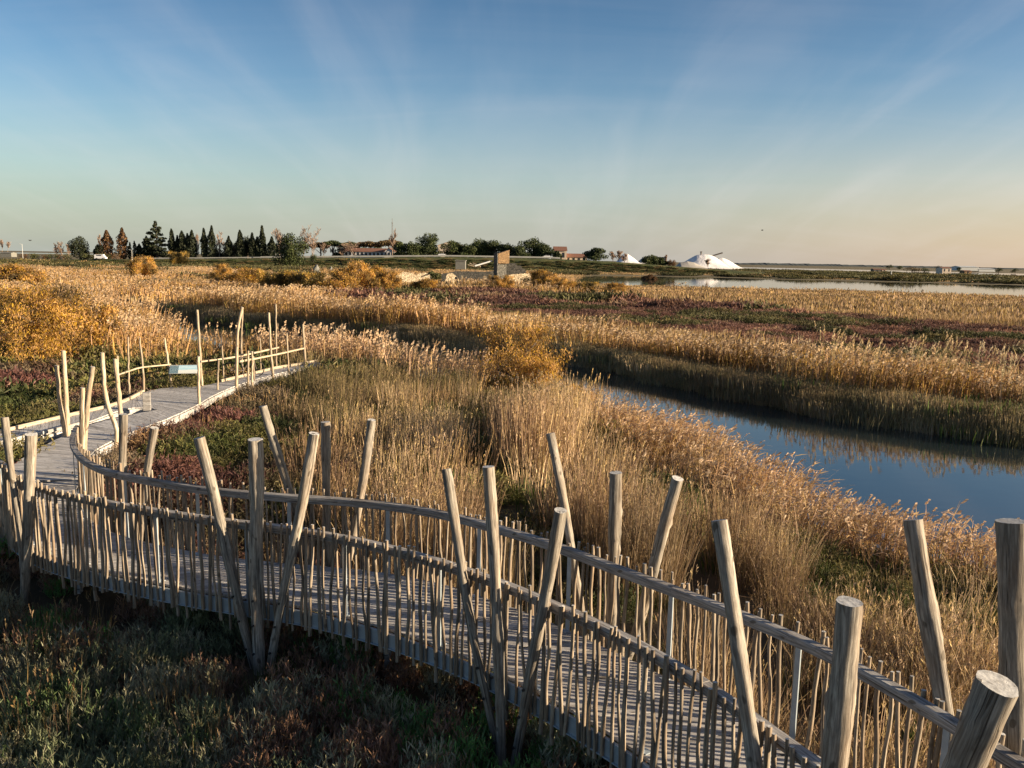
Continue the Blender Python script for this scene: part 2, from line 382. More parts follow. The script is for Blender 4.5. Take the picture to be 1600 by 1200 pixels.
# ------------------------------------------------------------------ layout curves
RZ = 1.10
near_px = [(-22, 672), (-40, 700), (-12, 712), (12, 728), (30, 745), (60, 757), (100, 768), (140, 777), (200, 788), (270, 799), (330, 808), (400, 816), (470, 824), (540, 837), (600, 850), (660, 866), (720, 884), (770, 901), (830, 925), (900, 955), (970, 988), (1040, 1024), (1100, 1062), (1160, 1103), (1220, 1146), (1280, 1192)]
far_px = [(121, 664), (114, 677), (113, 692), (121, 708), (138, 721), (165, 733), (205, 742), (250, 750), (310, 760), (380, 767), (450, 773), (520, 777), (580, 782), (650, 791), (700, 800), (760, 816), (830, 836), (900, 859), (960, 883), (1030, 908), (1100, 934), (1150, 953), (1220, 980), (1290, 1012), (1350, 1043), (1420, 1082), (1480, 1118), (1540, 1153), (1600, 1190)]
near_w = [at_z(x, y, RZ)[:2] for x, y in near_px]
near_w[0] = near_w[0] + 0
d = near_w[-1] - near_w[-4]; d /= np.linalg.norm(d)
near_w += [near_w[-1] + d * 1.2 + np.array([.05, .05]), near_w[-1] + d * 2.6 + np.array([.25, .2])]
far_w = [at_z(x, y, RZ)[:2] for x, y in far_px]
d = far_w[-1] - far_w[-4]; d /= np.linalg.norm(d)
far_w += [far_w[-1] + d * 1.2 + np.array([.05, .05]), far_w[-1] + d * 2.6 + np.array([.25, .2])]
def smooth2(C, k=5, it=2):
    C = C.copy()
    for _ in range(it):
        D = C.copy()
        for i in range(1, len(C) - 1):
            a = max(0, i - k); b = min(len(C), i + k + 1); h = min(i - a, b - 1 - i); D[i] = C[i - h:i + h + 1].mean(0)
        C = D
    return C
near_c = smooth2(resample(catmull(near_w), .1), 5); far_c = smooth2(resample(catmull(far_w), .1), 4)
NEARL = float(np.linalg.norm(np.diff(near_c, axis=0), axis=1).sum())
g2 = lambda *a: [at_z(x, y, 0)[:2] for x, y in a]
# walkway beyond the railings
bL = [near_c[0]] + g2((4, 745), (23, 725), (58, 702), (96, 683), (137, 665), (190, 651), (247, 640))
bR = [far_c[4]] + g2((126, 728), (147, 704), (172, 690), (200, 677), (231, 665), (256, 656), (268, 651))
b2L = g2((247, 640), (236, 627), (225, 613), (269, 605), (312, 603.5), (344, 597), (369, 591), (400, 583.5), (434, 576), (466, 572))
b2R = g2((268, 651), (290, 641), (312, 630), (325, 622), (345, 612), (370, 602), (400, 592), (440, 582), (478, 574))
b2L = b2L[:8] + g2((434, 575.5), (470, 570))
b2L += [b2L[-1] + np.array([.4, 1.2])]; b2R += [b2R[-1] + np.array([.6, .9]), ]
lU = [at_z(-60, 692, 0)[:2]] + g2((0, 677), (94, 654), (184, 632), (225, 613)); lU = [lU[0] + (lU[0] - lU[1]) * 1.5] + lU
lD = [at_z(-60, 711, 0)[:2]] + g2((0, 694), (97, 671), (140, 658), (190, 640), (225, 636), (247, 640)); lD = [lD[0] + (lD[0] - lD[1]) * 1.5] + lD
deck_polys = []
def strip(A, B, n=None, step=.145):
    A = resample(catmull(A, 6) if len(A) > 2 else np.array(A), step); B = catmull(B, 6) if len(B) > 2 else np.array(B)
    lb = np.linalg.norm(np.diff(B, axis=0), axis=1).sum(); n = max(len(A), int(lb / step))
    A = resample(A, n=n); B = resample(B, n=n); deck_polys.append(np.concatenate([A, B[::-1]])); return A, B
# main span: pair near rail points with far rail points
mi = int(len(near_c) * 0.0)
mA, mB = strip(list(near_c[4::8]), list(far_c[3::8]))
sA, sB = strip(bL, bR); tA, tB = strip(b2L, b2R); uA, uB = strip(lU, lD)
def on_deck(x, y, margin=0.0):
    r = np.zeros(np.shape(x), bool)
    for p in deck_polys:
        q = p[::3] if len(p) > 90 else p
        r |= (sdist(x, y, q) < margin)
    return r

# ------------------------------------------------------------------ terrain
gw = lambda z, *a: [tuple(at_z(x, y, z)[:2]) for x, y in a]
WZ = -1.5
far_bank = [(-150, 250)] + gw(WZ, (60, 452), (100, 458), (200, 474), (280, 495), (350, 505), (420, 512), (600, 530), (800, 553), (950, 577), (1100, 612), (1200, 632), (1300, 652), (1400, 664), (1500, 678), (1600, 694)) + [(24, 27), (34, 24), (60, 18)]
near_bank = [(60, 3), (34, 9), (22, 13), (14, 15.2), (9.9, 16.0), (8.8, 16.4), (7.8, 17.2), (7.1, 18.7), (6.7, 21.5), (5.9, 25), (4.6, 29), (2.6, 33), (-1, 37), (-8, 43), (-15, 48)] + gw(WZ, (330, 572), (262, 552), (190, 500), (120, 478), (40, 464)) + [(-160, 200)]
canal = far_bank + near_bank
LZ = -1.0
lake = gw(LZ, (880, 436), (900, 431.5), (1000, 431.5), (1100, 433.5), (1200, 436), (1400, 441), (1600, 446), (1900, 453), (1900, 474), (1600, 465), (1400, 458), (1200, 453), (1050, 449), (950, 447), (880, 443))
strip2 = gw(LZ, (1120, 416.6), (1200, 418.2), (1400, 422.6), (1600, 427.5), (1900, 433), (1900, 441), (1600, 433.0), (1400, 427.2), (1200, 421.6), (1110, 419.4))
strip3 = gw(LZ, (-80, 392.6), (60, 395.0), (160, 396.6), (160, 398), (60, 396.6), (-80, 394.6))
pond = [(at_z(178, 914, -1.3)[0] + dx, at_z(178, 914, -1.3)[1] + dy) for dx, dy in ((-.55, -.25), (.3, -.45), (.7, .3), (.3, 1.6), (-.6, 1.5))]
waters = [(canal, 1.0, 1.6, 1.1), (lake, -.4, 6.0, .8), (strip2, -1.0, 20.0, .8), (strip3, -1.0, 30, .8), (pond, .5, .5, 1.1)]
def ground_z(x, y):
    x = np.asarray(x, float); y = np.asarray(y, float); r = np.hypot(x, y)
    z = -0.9 + (vnoise(x, y, 2.3, 1) - .5) * .18 + (vnoise(x, y, 9, 2) - .5) * .22 * np.clip(r / 20, .3, 1)
    dpth = pdist(x, y, PATH); z = z + .42 * np.exp(-(dpth / 4.5) ** 2)
    for poly, w1, w2, dp in waters:
        s = sdist(x, y, poly); t = np.clip((s + w2) / (w1 + w2), 0, 1); t = t * t * (3 - 2 * t)
        z = z * t + (WZ - .6) * (1 - t)
    return z
PATH = [tuple(p) for p in np.concatenate([sA[6::8], tA[::8]])]
zones = {}
def zone_col(x, y):
    px, py = proj(np.stack([x, y, np.full_like(x, -.9)], -1)); r = np.hypot(x, y); n = len(x)
    c = np.tile(np.array([.085, .062, .038]), (n, 1)); far = np.clip((r - 40) / 80, 0, 1)[:, None]
    c = c * (1 - far) + np.array([.24, .155, .075]) * far
    red = pip(px, py, RED) & (y > 0); c[red] = (.13, .062, .048)
    gr = (r > 300) ; c[gr] = (.13, .105, .055)
    s = pip(px, py, [(-50, 628), (130, 622), (150, 642), (20, 662), (-50, 672)]) & (y > 0); c[s] = (.20, .18, .15)
    return c
RED = [(520, 452), (700, 456), (830, 461), (1000, 474), (1200, 488), (1400, 503), (1640, 524), (1640, 600), (1300, 560), (1000, 520), (700, 490), (560, 475)]
def make_ground():
    rr = np.r_[0.8, 2.2 * 1.0175 ** np.arange(0, 480)]; rr = rr[rr < 9000]; rr = np.r_[rr, 9000]
    th = np.r_[np.radians(np.arange(-52, 52.01, .30)), np.radians(np.arange(54, 308, 3.0))]; nT = len(th)
    R, T = np.meshgrid(rr, th, indexing='ij'); X = R * np.sin(T); Y = R * np.cos(T)
    Z = ground_z(X.ravel(), Y.ravel()).reshape(X.shape)
    V = np.stack([X, Y, Z], -1).reshape(-1, 3); nR = len(rr)
    i, j = np.meshgrid(np.arange(nR - 1), np.arange(nT), indexing='ij'); j2 = (j + 1) % nT
    Q = np.stack([i * nT + j, (i + 1) * nT + j, (i + 1) * nT + j2, i * nT + j2], -1).reshape(-1, 4)[:, ::-1]
    me = np_mesh('ground', [(V, Q, np.zeros(len(V)), 0)], [M['ground']])
    c = zone_col(X.ravel(), Y.ravel()); a = me.attributes.new('zone', 'FLOAT_COLOR', 'POINT')
    a.data.foreach_set('color', np.c_[c, np.ones(len(c))].astype(np.float32).ravel())
    me.polygons.foreach_set('use_smooth', np.ones(len(me.polygons), bool))
    o = bpy.data.objects.new('ground', me); link(o); tag(o, kind='structure')
make_ground()
mb = MB(); S = 9000
mb.add([(-S, -S, WZ), (S, -S, WZ), (S, S, WZ), (-S, S, WZ)], [(0, 1, 2, 3)])
tag(mb.build('water', M['water']), kind='structure')
for nm_, poly in (('lake', lake), ('salt_pond', strip2), ('lagoon', strip3)):
    mb = MB(); mb.add([(p[0], p[1], LZ) for p in poly], [tuple(range(len(poly)))]); tag(mb.build(nm_, M['water']), kind='structure')

# ------------------------------------------------------------------ boardwalk
def perp(C):
    t = np.gradient(C, axis=0); t = t / np.linalg.norm(t, axis=1, keepdims=True); return t, np.stack([t[:, 1], -t[:, 0]], -1)   # right-hand normal
bw = empty('boardwalk', (float(mA[40][0]), float(mA[40][1]), 0), 'curving grey plank boardwalk with steel edge beams crossing the marsh', 'boardwalk')
BL = np.array(bw.location)
def planks(A, B, name, z=0.0):
    mb = MB()
    for i in range(len(A) - 1):
        a0, a1, b0, b1 = A[i], A[i + 1], B[i], B[i + 1]; g = .03
        a0_, a1_ = a0 + (a1 - a0) * g, a1 - (a1 - a0) * g; b0_, b1_ = b0 + (b1 - b0) * g, b1 - (b1 - b0) * g
        dz = random.uniform(-.0025, .0025) + z; u = (b0 - a0) / (np.linalg.norm(b0 - a0) + 1e-6); e0, e1 = random.uniform(0, .015), random.uniform(0, .015)
        a0_, a1_ = a0_ - u * e0, a1_ - u * e0; b0_, b1_ = b0_ + u * e1, b1_ + u * e1
        P = [(*p, dz - .035) for p in (a0_, a1_, b1_, b0_)] + [(*p, dz) for p in (a0_, a1_, b1_, b0_)]
        Lw = np.linalg.norm(b0 - a0); go = np.array([random.uniform(0, 50) for _ in range(3)])
        G = [go + q for q in ([0, 0, 0], [.14, 0, 0], [.14, 0, Lw], [0, 0, Lw], [0, .03, 0], [.14, .03, 0], [.14, .03, Lw], [0, .03, Lw])]
        mb.add(P, [(0, 1, 2, 3), (4, 7, 6, 5), (0, 4, 5, 1), (1, 5, 6, 2), (2, 6, 7, 3), (3, 7, 4, 0)], 0, G)
    return mb.build(name, M['plank'], bw, loc=BL)
planks(mA, mB, 'deck'); planks(sA[1:], sB[1:], 'deck'); planks(tA, tB, 'deck'); planks(uA, uB, 'deck')
def sweep(C, prof, mb, mi=0, jit=0, cap=True):
    """profile points (offset along right normal, z) swept along the curve; joints every ~1.8 m come from 'rv'"""
    t, n = perp(C); k = len(prof); Lh = np.r_[0, np.cumsum(np.linalg.norm(np.diff(C, axis=0), axis=1))]
    V = []; G = []
    for i in range(len(C)):
        for (a, z) in prof: V.append((*(C[i] + n[i] * a), z)); G.append((a * 1.0 + 3, z, Lh[i]))
    fs = [(i * k + j, i * k + (j + 1) % k, (i + 1) * k + (j + 1) % k, (i + 1) * k + j) for i in range(len(C) - 1) for j in range(k)]
    if cap: fs += [tuple(range(k))[::-1], tuple((len(C) - 1) * k + j for j in range(k))]
    mb.add(V, fs, mi, G)
def box_prof(a0, a1, z0, z1, c=.008): return [(a0 + c, z0), (a1 - c, z0), (a1, z0 + c), (a1, z1 - c), (a1 - c, z1), (a0 + c, z1), (a0, z1 - c), (a0, z0 + c)]
def beam(C, a0, a1, z0, z1, name, mat, parent, seg=None, loc=BL):
    C = resample(np.array(C), .12)
    if seg is None: mb = MB(); sweep(C, box_prof(a0, a1, z0, z1), mb); return mb.build(name, mat, parent, loc=loc)
    k = int(seg / .12); mb = MB()
    for i in range(0, len(C) - 1, k):
        S = C[i:i + k + 1].copy()
        if len(S) < 2: break
        if len(S) > 2: S[-1] = S[-1] - (S[-1] - S[-2]) * .04
        dz = random.uniform(-.003, .003); mb2 = MB(); sweep(S, box_prof(a0, a1, z0 + dz, z1 + dz), mb)
    return mb.build(name, mat, parent, loc=loc)
# near rail runs left->right: its right-hand normal points to the camera side (outside); far rail: outside is the left-hand side
for C, a, b in ((mA, .02, .06), (mB, -.06, -.02), (sA, -.05, -.01), (sB, .01, .05), (tA, -.05, -.01), (tB, .01, .05), (uA, -.05, -.01), (uB, .01, .05)):
    s = 1
    # side beam: outer steel channel with a top and bottom flange
    Cr = resample(C, .12); mb = MB(); sweep(Cr, box_prof(a, b, -.24, -.042, .004), mb)
    if C is mA or C is mB:
        e = .03 if C is mA else -.03
        sweep(Cr, box_prof(min(b, b + e) if C is mA else a + e, max(b, b + e) if C is mA else a, -.24, -.228, .002), mb)
    mb.build('edge_beam', M['steel'] if C is mA or C is mB else M['plank'], bw, loc=BL)
for A, B, st in ((mA, mB, 14), (sA, sB, 14), (tA, tB, 12), (uA, uB, 12)):
    for i in range(4, len(A), st):
        for P, q in ((A[i], .55), (B[i], -.55)):
            u = B[i] - A[i]; u /= np.linalg.norm(u); p = P + u * q; z = float(ground_z(p[0], p[1])) - .15
            mb = MB(); mb.box((p[0], p[1], (z - .05) / 2), (.05, 0, 0), (0, .05, 0), (0, 0, abs(z + .05) / 2)); mb.build('support_post', M['plank'], bw, loc=BL)
# kerbs
beam(uA, -.06, .02, .0, .09, 'kerb', M['sawn'], bw, 2.2); beam(uB[:int(len(uB) * .62)], -.02, .06, .0, .09, 'kerb', M['rail'], bw, 2.2)
beam(tA[int(len(tA) * .5):], -.02, .06, .0, .10, 'kerb', M['sawn'], bw, 2.2)

# ------------------------------------------------------------------ railings
def railing(C, side, label, name='railing'):
    """side=+1: pickets on the right-hand normal side"""
    o = empty(name, (float(C[len(C) // 2][0]), float(C[len(C) // 2][1]), 0), label, 'railing'); LO = np.array(o.location)
    beam(C, -.052, .052, RZ - .055, RZ, 'handrail', M['rail'], o, 1.8, LO)
    a0, a1 = (.052, .092) if side > 0 else (-.092, -.052)
    beam(C, (-.022), (.022), RZ - .12, RZ - .057, 'rail_beam', M['rail'], o, None, LO)
    Cs = resample(C, 1.55); t, n = perp(Cs)
    for i in range(len(Cs)):
        p = Cs[i] - n[i] * side * .0; mb = MB()
        mb.box((p[0], p[1], (RZ - .12 - .2) / 2), (*(t[i] * .03), 0), (*(n[i] * .008), 0), (0, 0, (RZ - .12 + .2) / 2))
        mb.box((*(p - n[i] * side * .05), .006), (*(t[i] * .05), 0), (*(n[i] * .04), 0), (0, 0, .005)); mb.build('steel_post', M['steel'], o, loc=LO)
    P = resample(C, .103); t, n = perp(P); items = []
    ends = (near_w[-1] if side > 0 else far_w[-1])
    for i in range(len(P)):
        if random.random() < .03: continue
        r = random.uniform(.015, .0255); off = side * (.026 + .03 + r * .6) if False else side * (.060 + r)
        j = random.uniform(-.03, .03); lean = random.gauss(0, .022)
        zt = RZ + random.choice([random.uniform(.02, .07), random.uniform(.03, .12)]); zb = -.22 - random.choice([random.uniform(.0, .09), random.uniform(.0, .09), random.uniform(.05, .26)])
        if side < 0: zt = RZ + random.uniform(.02, .13)
        base = P[i] + n[i] * off + t[i] * j; pts = []; k = 8; a1 = random.uniform(-.024, .024); a2 = random.uniform(-.013, .013); p1, p2 = random.uniform(0, 6), random.uniform(0, 6)
        kink = random.random() < .25; kz = random.uniform(.2, .8); ka = random.uniform(-.035, .035)
        for q in range(k + 1):
            s = q / k; z = zb + (zt - zb) * s
            da = lean * (s - .5) * 2 + a1 * math.sin(4 * s + p1) + a2 * math.sin(11 * s + p2) + (ka * (1 - abs(s - kz) * 2.5) if kink and abs(s - kz) < .4 else 0)
            do = side * (.012 * math.sin(3 * s + p2) * (1 - s) * s * 3)
            bb = base + t[i] * da + n[i] * do; pts.append((bb[0], bb[1], z))
        rad = [r * (1.12 - .25 * q / k) * random.uniform(.93, 1.07) for q in range(k + 1)]
        dist = np.hypot(*base); px, py = proj([base[0], base[1], .5]); vis = -10 < px < 1610 and py < 1260
        items.append((vis * 1000 - dist, pts, rad, len(items)))
    keep = set(x[3] for x in sorted(items, key=lambda x: -x[0])[:99]); rest = MB()
    for sc_, pts, rad, idx in items:
        if idx in keep: mb = MB(); mb.tube(pts, rad, 7, 0, 1, .05); mb.build('picket', [M['stick'], M['cut']], o, True, LO)
        else: rest.tube(pts, rad, 7, 0, 1, .05)
    if rest.v: q = rest.build('pickets', [M['stick'], M['cut']], o, True, LO); q['kind'] = 'stuff'
    return o
railing(near_c, 1, 'near railing of crooked sticks along the camera side of the boardwalk')
railing(far_c, -1, 'far railing of crooked sticks along the reed side of the boardwalk')

# ------------------------------------------------------------------ log posts
def log_pts(P0, P1, n, wob):
    P0, P1 = np.array(P0), np.array(P1); ax = P1 - P0; L_ = np.linalg.norm(ax); s1 = np.cross(ax, (0, 1, 0)); s1 /= np.linalg.norm(s1); s2 = np.cross(ax, s1); s2 /= np.linalg.norm(s2)
    a = [random.uniform(-1, 1) for _ in range(4)]; ph = random.uniform(0, 6); o = []
    for i in range(n + 1):
        s = i / n; e = math.sin(math.pi * s)
        o.append(P0 + ax * s + s1 * wob * (a[0] * e + .35 * a[1] * math.sin(7 * s + ph)) + s2 * wob * (a[2] * e + .3 * a[3] * math.sin(6 * s + ph)))
    return o
def plane_top(px, py, base, tan):
    """point on the pixel ray inside the vertical plane through base along tan"""
    nrm = np.array([-tan[1], tan[0], 0.0]); d = ray(px, py); t = ((np.array(base) - CAM) @ nrm) / (d @ nrm); return CAM + d * t
def log(mb, P0, P1, r0, r1, wob=.02, n=None, seg=16, bump=.085):
    L_ = np.linalg.norm(np.array(P1) - np.array(P0)); n = n or max(8, int(L_ / .07)); pts = log_pts(P0, P1, n, wob)
    k1, k2 = random.uniform(.2, .9), random.uniform(.1, .9)
    rad = [(r0 + (r1 - r0) * i / n) * (1 + .12 * math.exp(-((i / n - k1) * 14) ** 2) + .08 * math.exp(-((i / n - k2) * 18) ** 2) + random.uniform(-.02, .02)) for i in range(n + 1)]
    mb.tube(pts, rad, seg, 0, 1, bump, None, 9)
def rail_tan(C, p):
    i = int(np.argmin(np.hypot(C[:, 0] - p[0], C[:, 1] - p[1]))); a = C[max(0, i - 4)]; b = C[min(len(C) - 1, i + 4)]; t = (b - a) / np.linalg.norm(b - a); return C[i], t
CB = []
def cluster(C, side, basepx, tops, label, bolts=True, spread=.085, zb=-1.05, off=None):
    tt, nn = perp(C); ft = C + nn * side * .20; qx, qy = proj(np.c_[ft, np.full(len(ft), -.95)]); i = int(np.argmin(np.abs(qx - basepx[0]) + .4 * np.abs(qy - basepx[1]))); c, t = rail_tan(C, C[i]); n = np.array([t[1], -t[0]]) * side
    o = empty('post_cluster', (0, 0, 0), label, 'log posts', 'groups of bolted log posts along the railings')
    rr = max(w for _, _, w in tops) ; base = c + n * (.10 + .10)
    
    o.location = (*base, -.95); LO = np.array(o.location); CB.append((float(base[0]), float(base[1])))
    for i, (px, py, wpx) in enumerate(tops):
        k = (i - (len(tops) - 1) / 2); bp = np.array([*(base + t * k * spread + n * (.03 if i == 1 else .0) * 1), zb])
        if i == 1: bp[:2] += n * .05
        top = plane_top(px, py, bp, t); dist = np.linalg.norm(top - CAM); r = wpx * dist / F / 2 * .97
        mb = MB(); log(mb, bp, top, r * .74, r, .05); mb.build('log', [M['log'], M['cut']], o, True, LO)
        if bolts:
            ax = (top - bp) / np.linalg.norm(top - bp); mb = MB()
            for s_ in (.45, .85, 1.2):
                q = bp + ax * s_; q2 = q + np.array([*n, 0]) * r * 1.0; mb2 = MB(); mb2.tube([q2, q2 + np.array([*n, 0]) * .025], .016, 8, 0, 0); mb2.build('bolt', M['bolt'], o, loc=LO)
    return o
cluster(near_c, 1, (411, 1033), [(311, 684, 17), (398, 686, 23), (491, 677, 17)], 'three bolted logs in a V on the near railing, left of the middle fan')
cluster(near_c, 1, (789, 1188), [(696, 733, 16), (763, 729, 20), (876, 797, 21)], 'middle bolted fan of three logs on the near railing, right log leaning far over')
cluster(near_c, 1, (1266, 1580), [(1123, 813, 25), (1326, 940, 38), (1560, 1068, 52)], 'three thick logs at bottom right, one showing its big round cut end', False)
cluster(near_c, 1, (44, 950), [(8, 652, 9.5), (48, 679, 15)], 'pair of logs against the near railing at the left edge', False)
cluster(far_c, -1, (510, 990), [(412, 634, 13), (507, 659, 14), (581, 656, 14)], 'three logs behind the far railing in front of the dark brown scrub', False, .085)
cluster(far_c, -1, (937, 1135), [(860, 677, 15), (962, 738, 20), (1060, 747, 19)], 'three logs fanning out of the far railing in front of the straw coloured reeds', False, .085)
cluster(far_c, -1, (1570, 1580), [(1428, 812, 26), (1580, 814, 39), (1790, 930, 40)], 'thick logs behind the far railing at the right edge, one upright, one curved', False, .10)
cluster(far_c, -1, (197, 930), [(192, 647, 12), (241, 668, 11)], 'upright and leaning slim logs behind the far railing near its curled end', False, .085)
def single(pts_px, wpx, name, label, cat, group, zb=-.5, mat='pole', cut='cut', base_z=-.03, hide=.5):
    """pole from base pixel (deck level) up to its top pixel at the same depth"""
    b = at_z(*pts_px[-1], base_z); Y = b[1]; P = [at_y(x, y, Y) for x, y in pts_px][::-1]; P = [P[0] + np.array([0, 0, -hide])] + P
    C = resample(catmull(P, 6), n=16); C[1:-1, :2] += rng.normal(0, .006, (14, 2)); r = wpx * Y / F / 2
    mb = MB(); mb.tube(list(C), [r * (1.1 - .2 * i / 15) * random.uniform(.95, 1.05) for i in range(16)], 10, 0, 1, .05)
    return mb, P, C
def pole_thing(pts_px, wpx, label, name='log_post', cat='log post', group='single poles by the boardwalk', **k):
    mb, P, C = single(pts_px, wpx, name, label, cat, group, **k); lo = tuple(map(float, P[0]))
    return tag(mb.build(name, [M['pole'], M['cut']], None, True, loc=lo), label, cat, group)
pole_thing([(89, 571), (94, 625), (102, 684)], 7, 'shorter slim log of the pair at the deck corner, left of its partner', hide=.9)
pole_thing([(99, 548), (102, 600), (107, 682)], 7.5, 'tallest log at the deck corner where the left walkway branches off', hide=.9)
pole_thing([(129, 606), (128, 650), (129, 715), (131, 760)], 8, 'short upright log just behind the curled end of the far railing', hide=.9)
pole_thing([(145, 573), (138, 620), (133, 690), (132, 755)], 8, 'tall slanting log just behind the curled end of the far railing', hide=.9)
pole_thing([(160, 551), (163, 602), (171, 640), (182, 668), (182, 690)], 7, 'tall pole with bent lower half on the right edge of the deck', hide=.7)
pole_thing([(180, 561), (184, 600), (188, 640), (190, 683)], 7, 'slim pole standing between the bent pole and the leaning log', hide=.7)

def pole_fence(poles, rail, rw, label, widths, rail_name='rail'):
    b0 = at_z(*poles[0][-1], 0); o = empty('pole_fence', tuple(map(float, b0)), label, 'fence', 'rustic pole fences along the far walkway'); LO = np.array(o.location)
    ys = []
    for pp, wpx in zip(poles, widths):
        mb, P, C = single(pp, wpx, None, None, None, None); mb.build('pole', [M['pole'], M['cut']], o, True, loc=LO); ys.append((pp[-1][0], P[1][1]))
    ys.sort(); xs = [a for a, _ in ys]; yy = [b for _, b in ys]; sh = -.07
    R = [at_y(x, y, float(np.interp(x, xs, yy)) + sh) for x, y in rail]; Cc = resample(catmull(R, 6), n=30); mb = MB()
    r = rw * R[0][1] / F / 2; mb.tube(list(Cc), [r * random.uniform(.92, 1.08) for _ in range(30)], 8, 0, 1, .04); mb.build(rail_name, [M['sawn'], M['cut']], o, True, loc=LO); return o
pole_fence([[(183.5, 556), (185.5, 600), (187, 633)], [(200.5, 527), (201, 575), (202, 618)], [(218.6, 528), (223, 575), (225, 611)], [(256.7, 528), (264, 575), (268, 604)]], [(186.5, 585), (204, 579), (222.5, 574), (266.5, 569.5)], 3, 'thin fence with a gently curved rail on the left edge of the walkway', [2.6, 3, 3.4, 3.6])
pole_fence([[(308, 484), (312, 545), (315.5, 604)], [(347, 540.5), (349.7, 594)], [(379, 482), (377, 540), (380, 590)], [(406.8, 529), (407.5, 583)], [(430.6, 475), (431.8, 576)]], [(313, 565), (366, 558), (435, 543)], 3.4, 'straight rail fence with two very tall poles on the water side of the walkway', [4, 2.4, 3, 2, 3])
pole_fence([[(378.6, 480), (371.7, 516), (369.6, 604)], [(396, 557), (397.5, 594)], [(420, 488.5), (423, 545), (426.5, 587)], [(448, 521), (451, 581)], [(473, 507), (477.6, 575)]], [(374, 565), (423.7, 555.6), (474, 544.5)], 3.4, 'rail fence on the near side of the walkway end, with one bent tall pole', [4.6, 2.2, 4, 2.4, 3.6])
pole_thing([(310, 557), (311, 632)], 4.8, 'straight dark pole at the right end of the blue sign panel')
pole_thing([(341.5, 564), (340, 610)], 3, 'short thin pole standing right of the blue sign panel')
pole_thing([(388, 548), (387.4, 601)], 3.4, 'left one of two short poles close together in front of the rails')
pole_thing([(394, 549), (394, 599)], 3.4, 'right one of two short poles close together in front of the rails')
# bollard
b = at_z(230, 641, 0); lo = (float(b[0]), float(b[1]), 0.0); hw = 11.5 * b[1] / F / 2; hh = 29 * b[1] / F
mb = MB(); c, t = np.array(b[:2]), np.array([.95, .3]); t /= np.linalg.norm(t); n = np.array([-t[1], t[0]])
mb.box((c[0], c[1], hh / 2), (*(t * hw), 0), (*(n * hw * .8), 0), (0, 0, hh / 2)); bo = mb.build('bollard', M['rail'], None, loc=lo)
tag(bo, 'short square grey timber bollard where the two walkways meet', 'bollard')
bv = bo.modifiers.new('b', 'BEVEL'); bv.width = .012; bv.segments = 2
# information panel
Y = float(at_z(290, 604, 0)[1]); cs = [at_y(x, y, Y) for x, y in ((265.5, 571.5), (308, 570.8), (308, 582.6), (265.5, 583))]
sg = empty('information_panel', tuple(map(float, (cs[2] + cs[3]) / 2)), 'long low sign with a pale blue landscape picture between two poles', 'sign'); LO = np.array(sg.location)
cx = np.mean(cs, 0); hx = (cs[1] - cs[0] + cs[2] - cs[3]) / 4; hz = (cs[0] - cs[3] + cs[1] - cs[2]) / 4
hz = hz + np.array([0, .06, 0]); mb = MB(); mb.box(cx, hx * 1.03, (0, .012, 0), hz * 1.08); mb.build('frame', M['whitepost'], sg, loc=LO)
def sign_mat():
    m = NM('printed_panel'); g = m.attr('grain').outputs['Vector']; s = m.n('ShaderNodeSeparateXYZ'); m.l(g, s.inputs[0])
    n = m.noise(m.map(g, (3, 9, 1)), 1, 4, .6); h = m.math('ADD', s.outputs[1], m.math('MULTIPLY', m.math('SUBTRACT', n, .5), .5))
    c = m.ramp(h, [(.1, (.72, .76, .72)), (.35, (.80, .82, .78)), (.55, (.40, .66, .80)), (.8, (.62, .80, .88)), (1, (.30, .58, .76))])
    c2 = m.ramp(m.noise(m.map(g, (26, 14, 1)), 1, 3, .7), [(.4, (.05, .09, .13)), (.55, (.20, .33, .40)), (.65, (.45, .55, .55))])
    f = m.math('LESS_THAN', s.outputs[0], .32); c = m.mix(f, c, c2); m.col(c); m.rough(.35); return m.m
mb = MB(); q = np.array([0, -.016, 0]); mb.add([cx - hx - hz + q, cx + hx - hz + q, cx + hx + hz + q, cx - hx + hz + q], [(0, 1, 2, 3)], 0, [(0, 0, 0), (1, 0, 0), (1, 1, 0), (0, 1, 0)])
mb.build('printed_face', sign_mat(), sg, loc=LO)
# bicycle leaning by the rails (dark, small)
def bicycle():
    b = at_z(381, 590, 0); c = np.array([b[0], b[1] - .0, 0]); t = np.array([.80, .6, 0]); t /= np.linalg.norm(t); up = np.array([0, 0, 1.0])
    o = empty('bicycle', tuple(map(float, c)), 'dark bicycle parked among the poles beside the walkway rails', 'bicycle'); LO = np.array(o.location); r = .31
    W = [c + t * -.50 + up * r, c + t * .50 + up * r]
    for w_ in W:
        mb = MB(); K = 22; ring = [w_ + r * (math.cos(2 * math.pi * k / K) * t + math.sin(2 * math.pi * k / K) * up) for k in range(K + 1)]
        mb.tube(ring, .02, 6, 0, 0)
        for k in range(0, K, 3): mb.tube([w_, ring[k]], .004, 4, 0, 0)
        mb.build('wheel', M['tyre'], o, loc=LO)
    bb = c + up * .28; st = c + t * -.12 + up * .78; hd = c + t * .36 + up * .80; mb = MB()
    for a, b_ in ((W[0], bb), (W[0], st), (bb, st), (st, hd), (bb, hd), (hd, W[1])): mb.tube([a, b_], .018, 6, 0, 0)
    mb.build('frame', M['iron'], o, loc=LO); n = np.cross(t, up); mb = MB(); h = hd + up * .16; mb.tube([hd, h], .014, 6); mb.tube([h - n * .25, h, h + n * .25], .014, 6); mb.build('handlebar', M['steel'], o, loc=LO)
    mb = MB(); mb.tube([st, st + up * .10], .014, 6); mb.box(st + up * .12, t * .13, n * .06, up * .025); mb.build('saddle', M['tyre'], o, loc=LO)
bicycle()

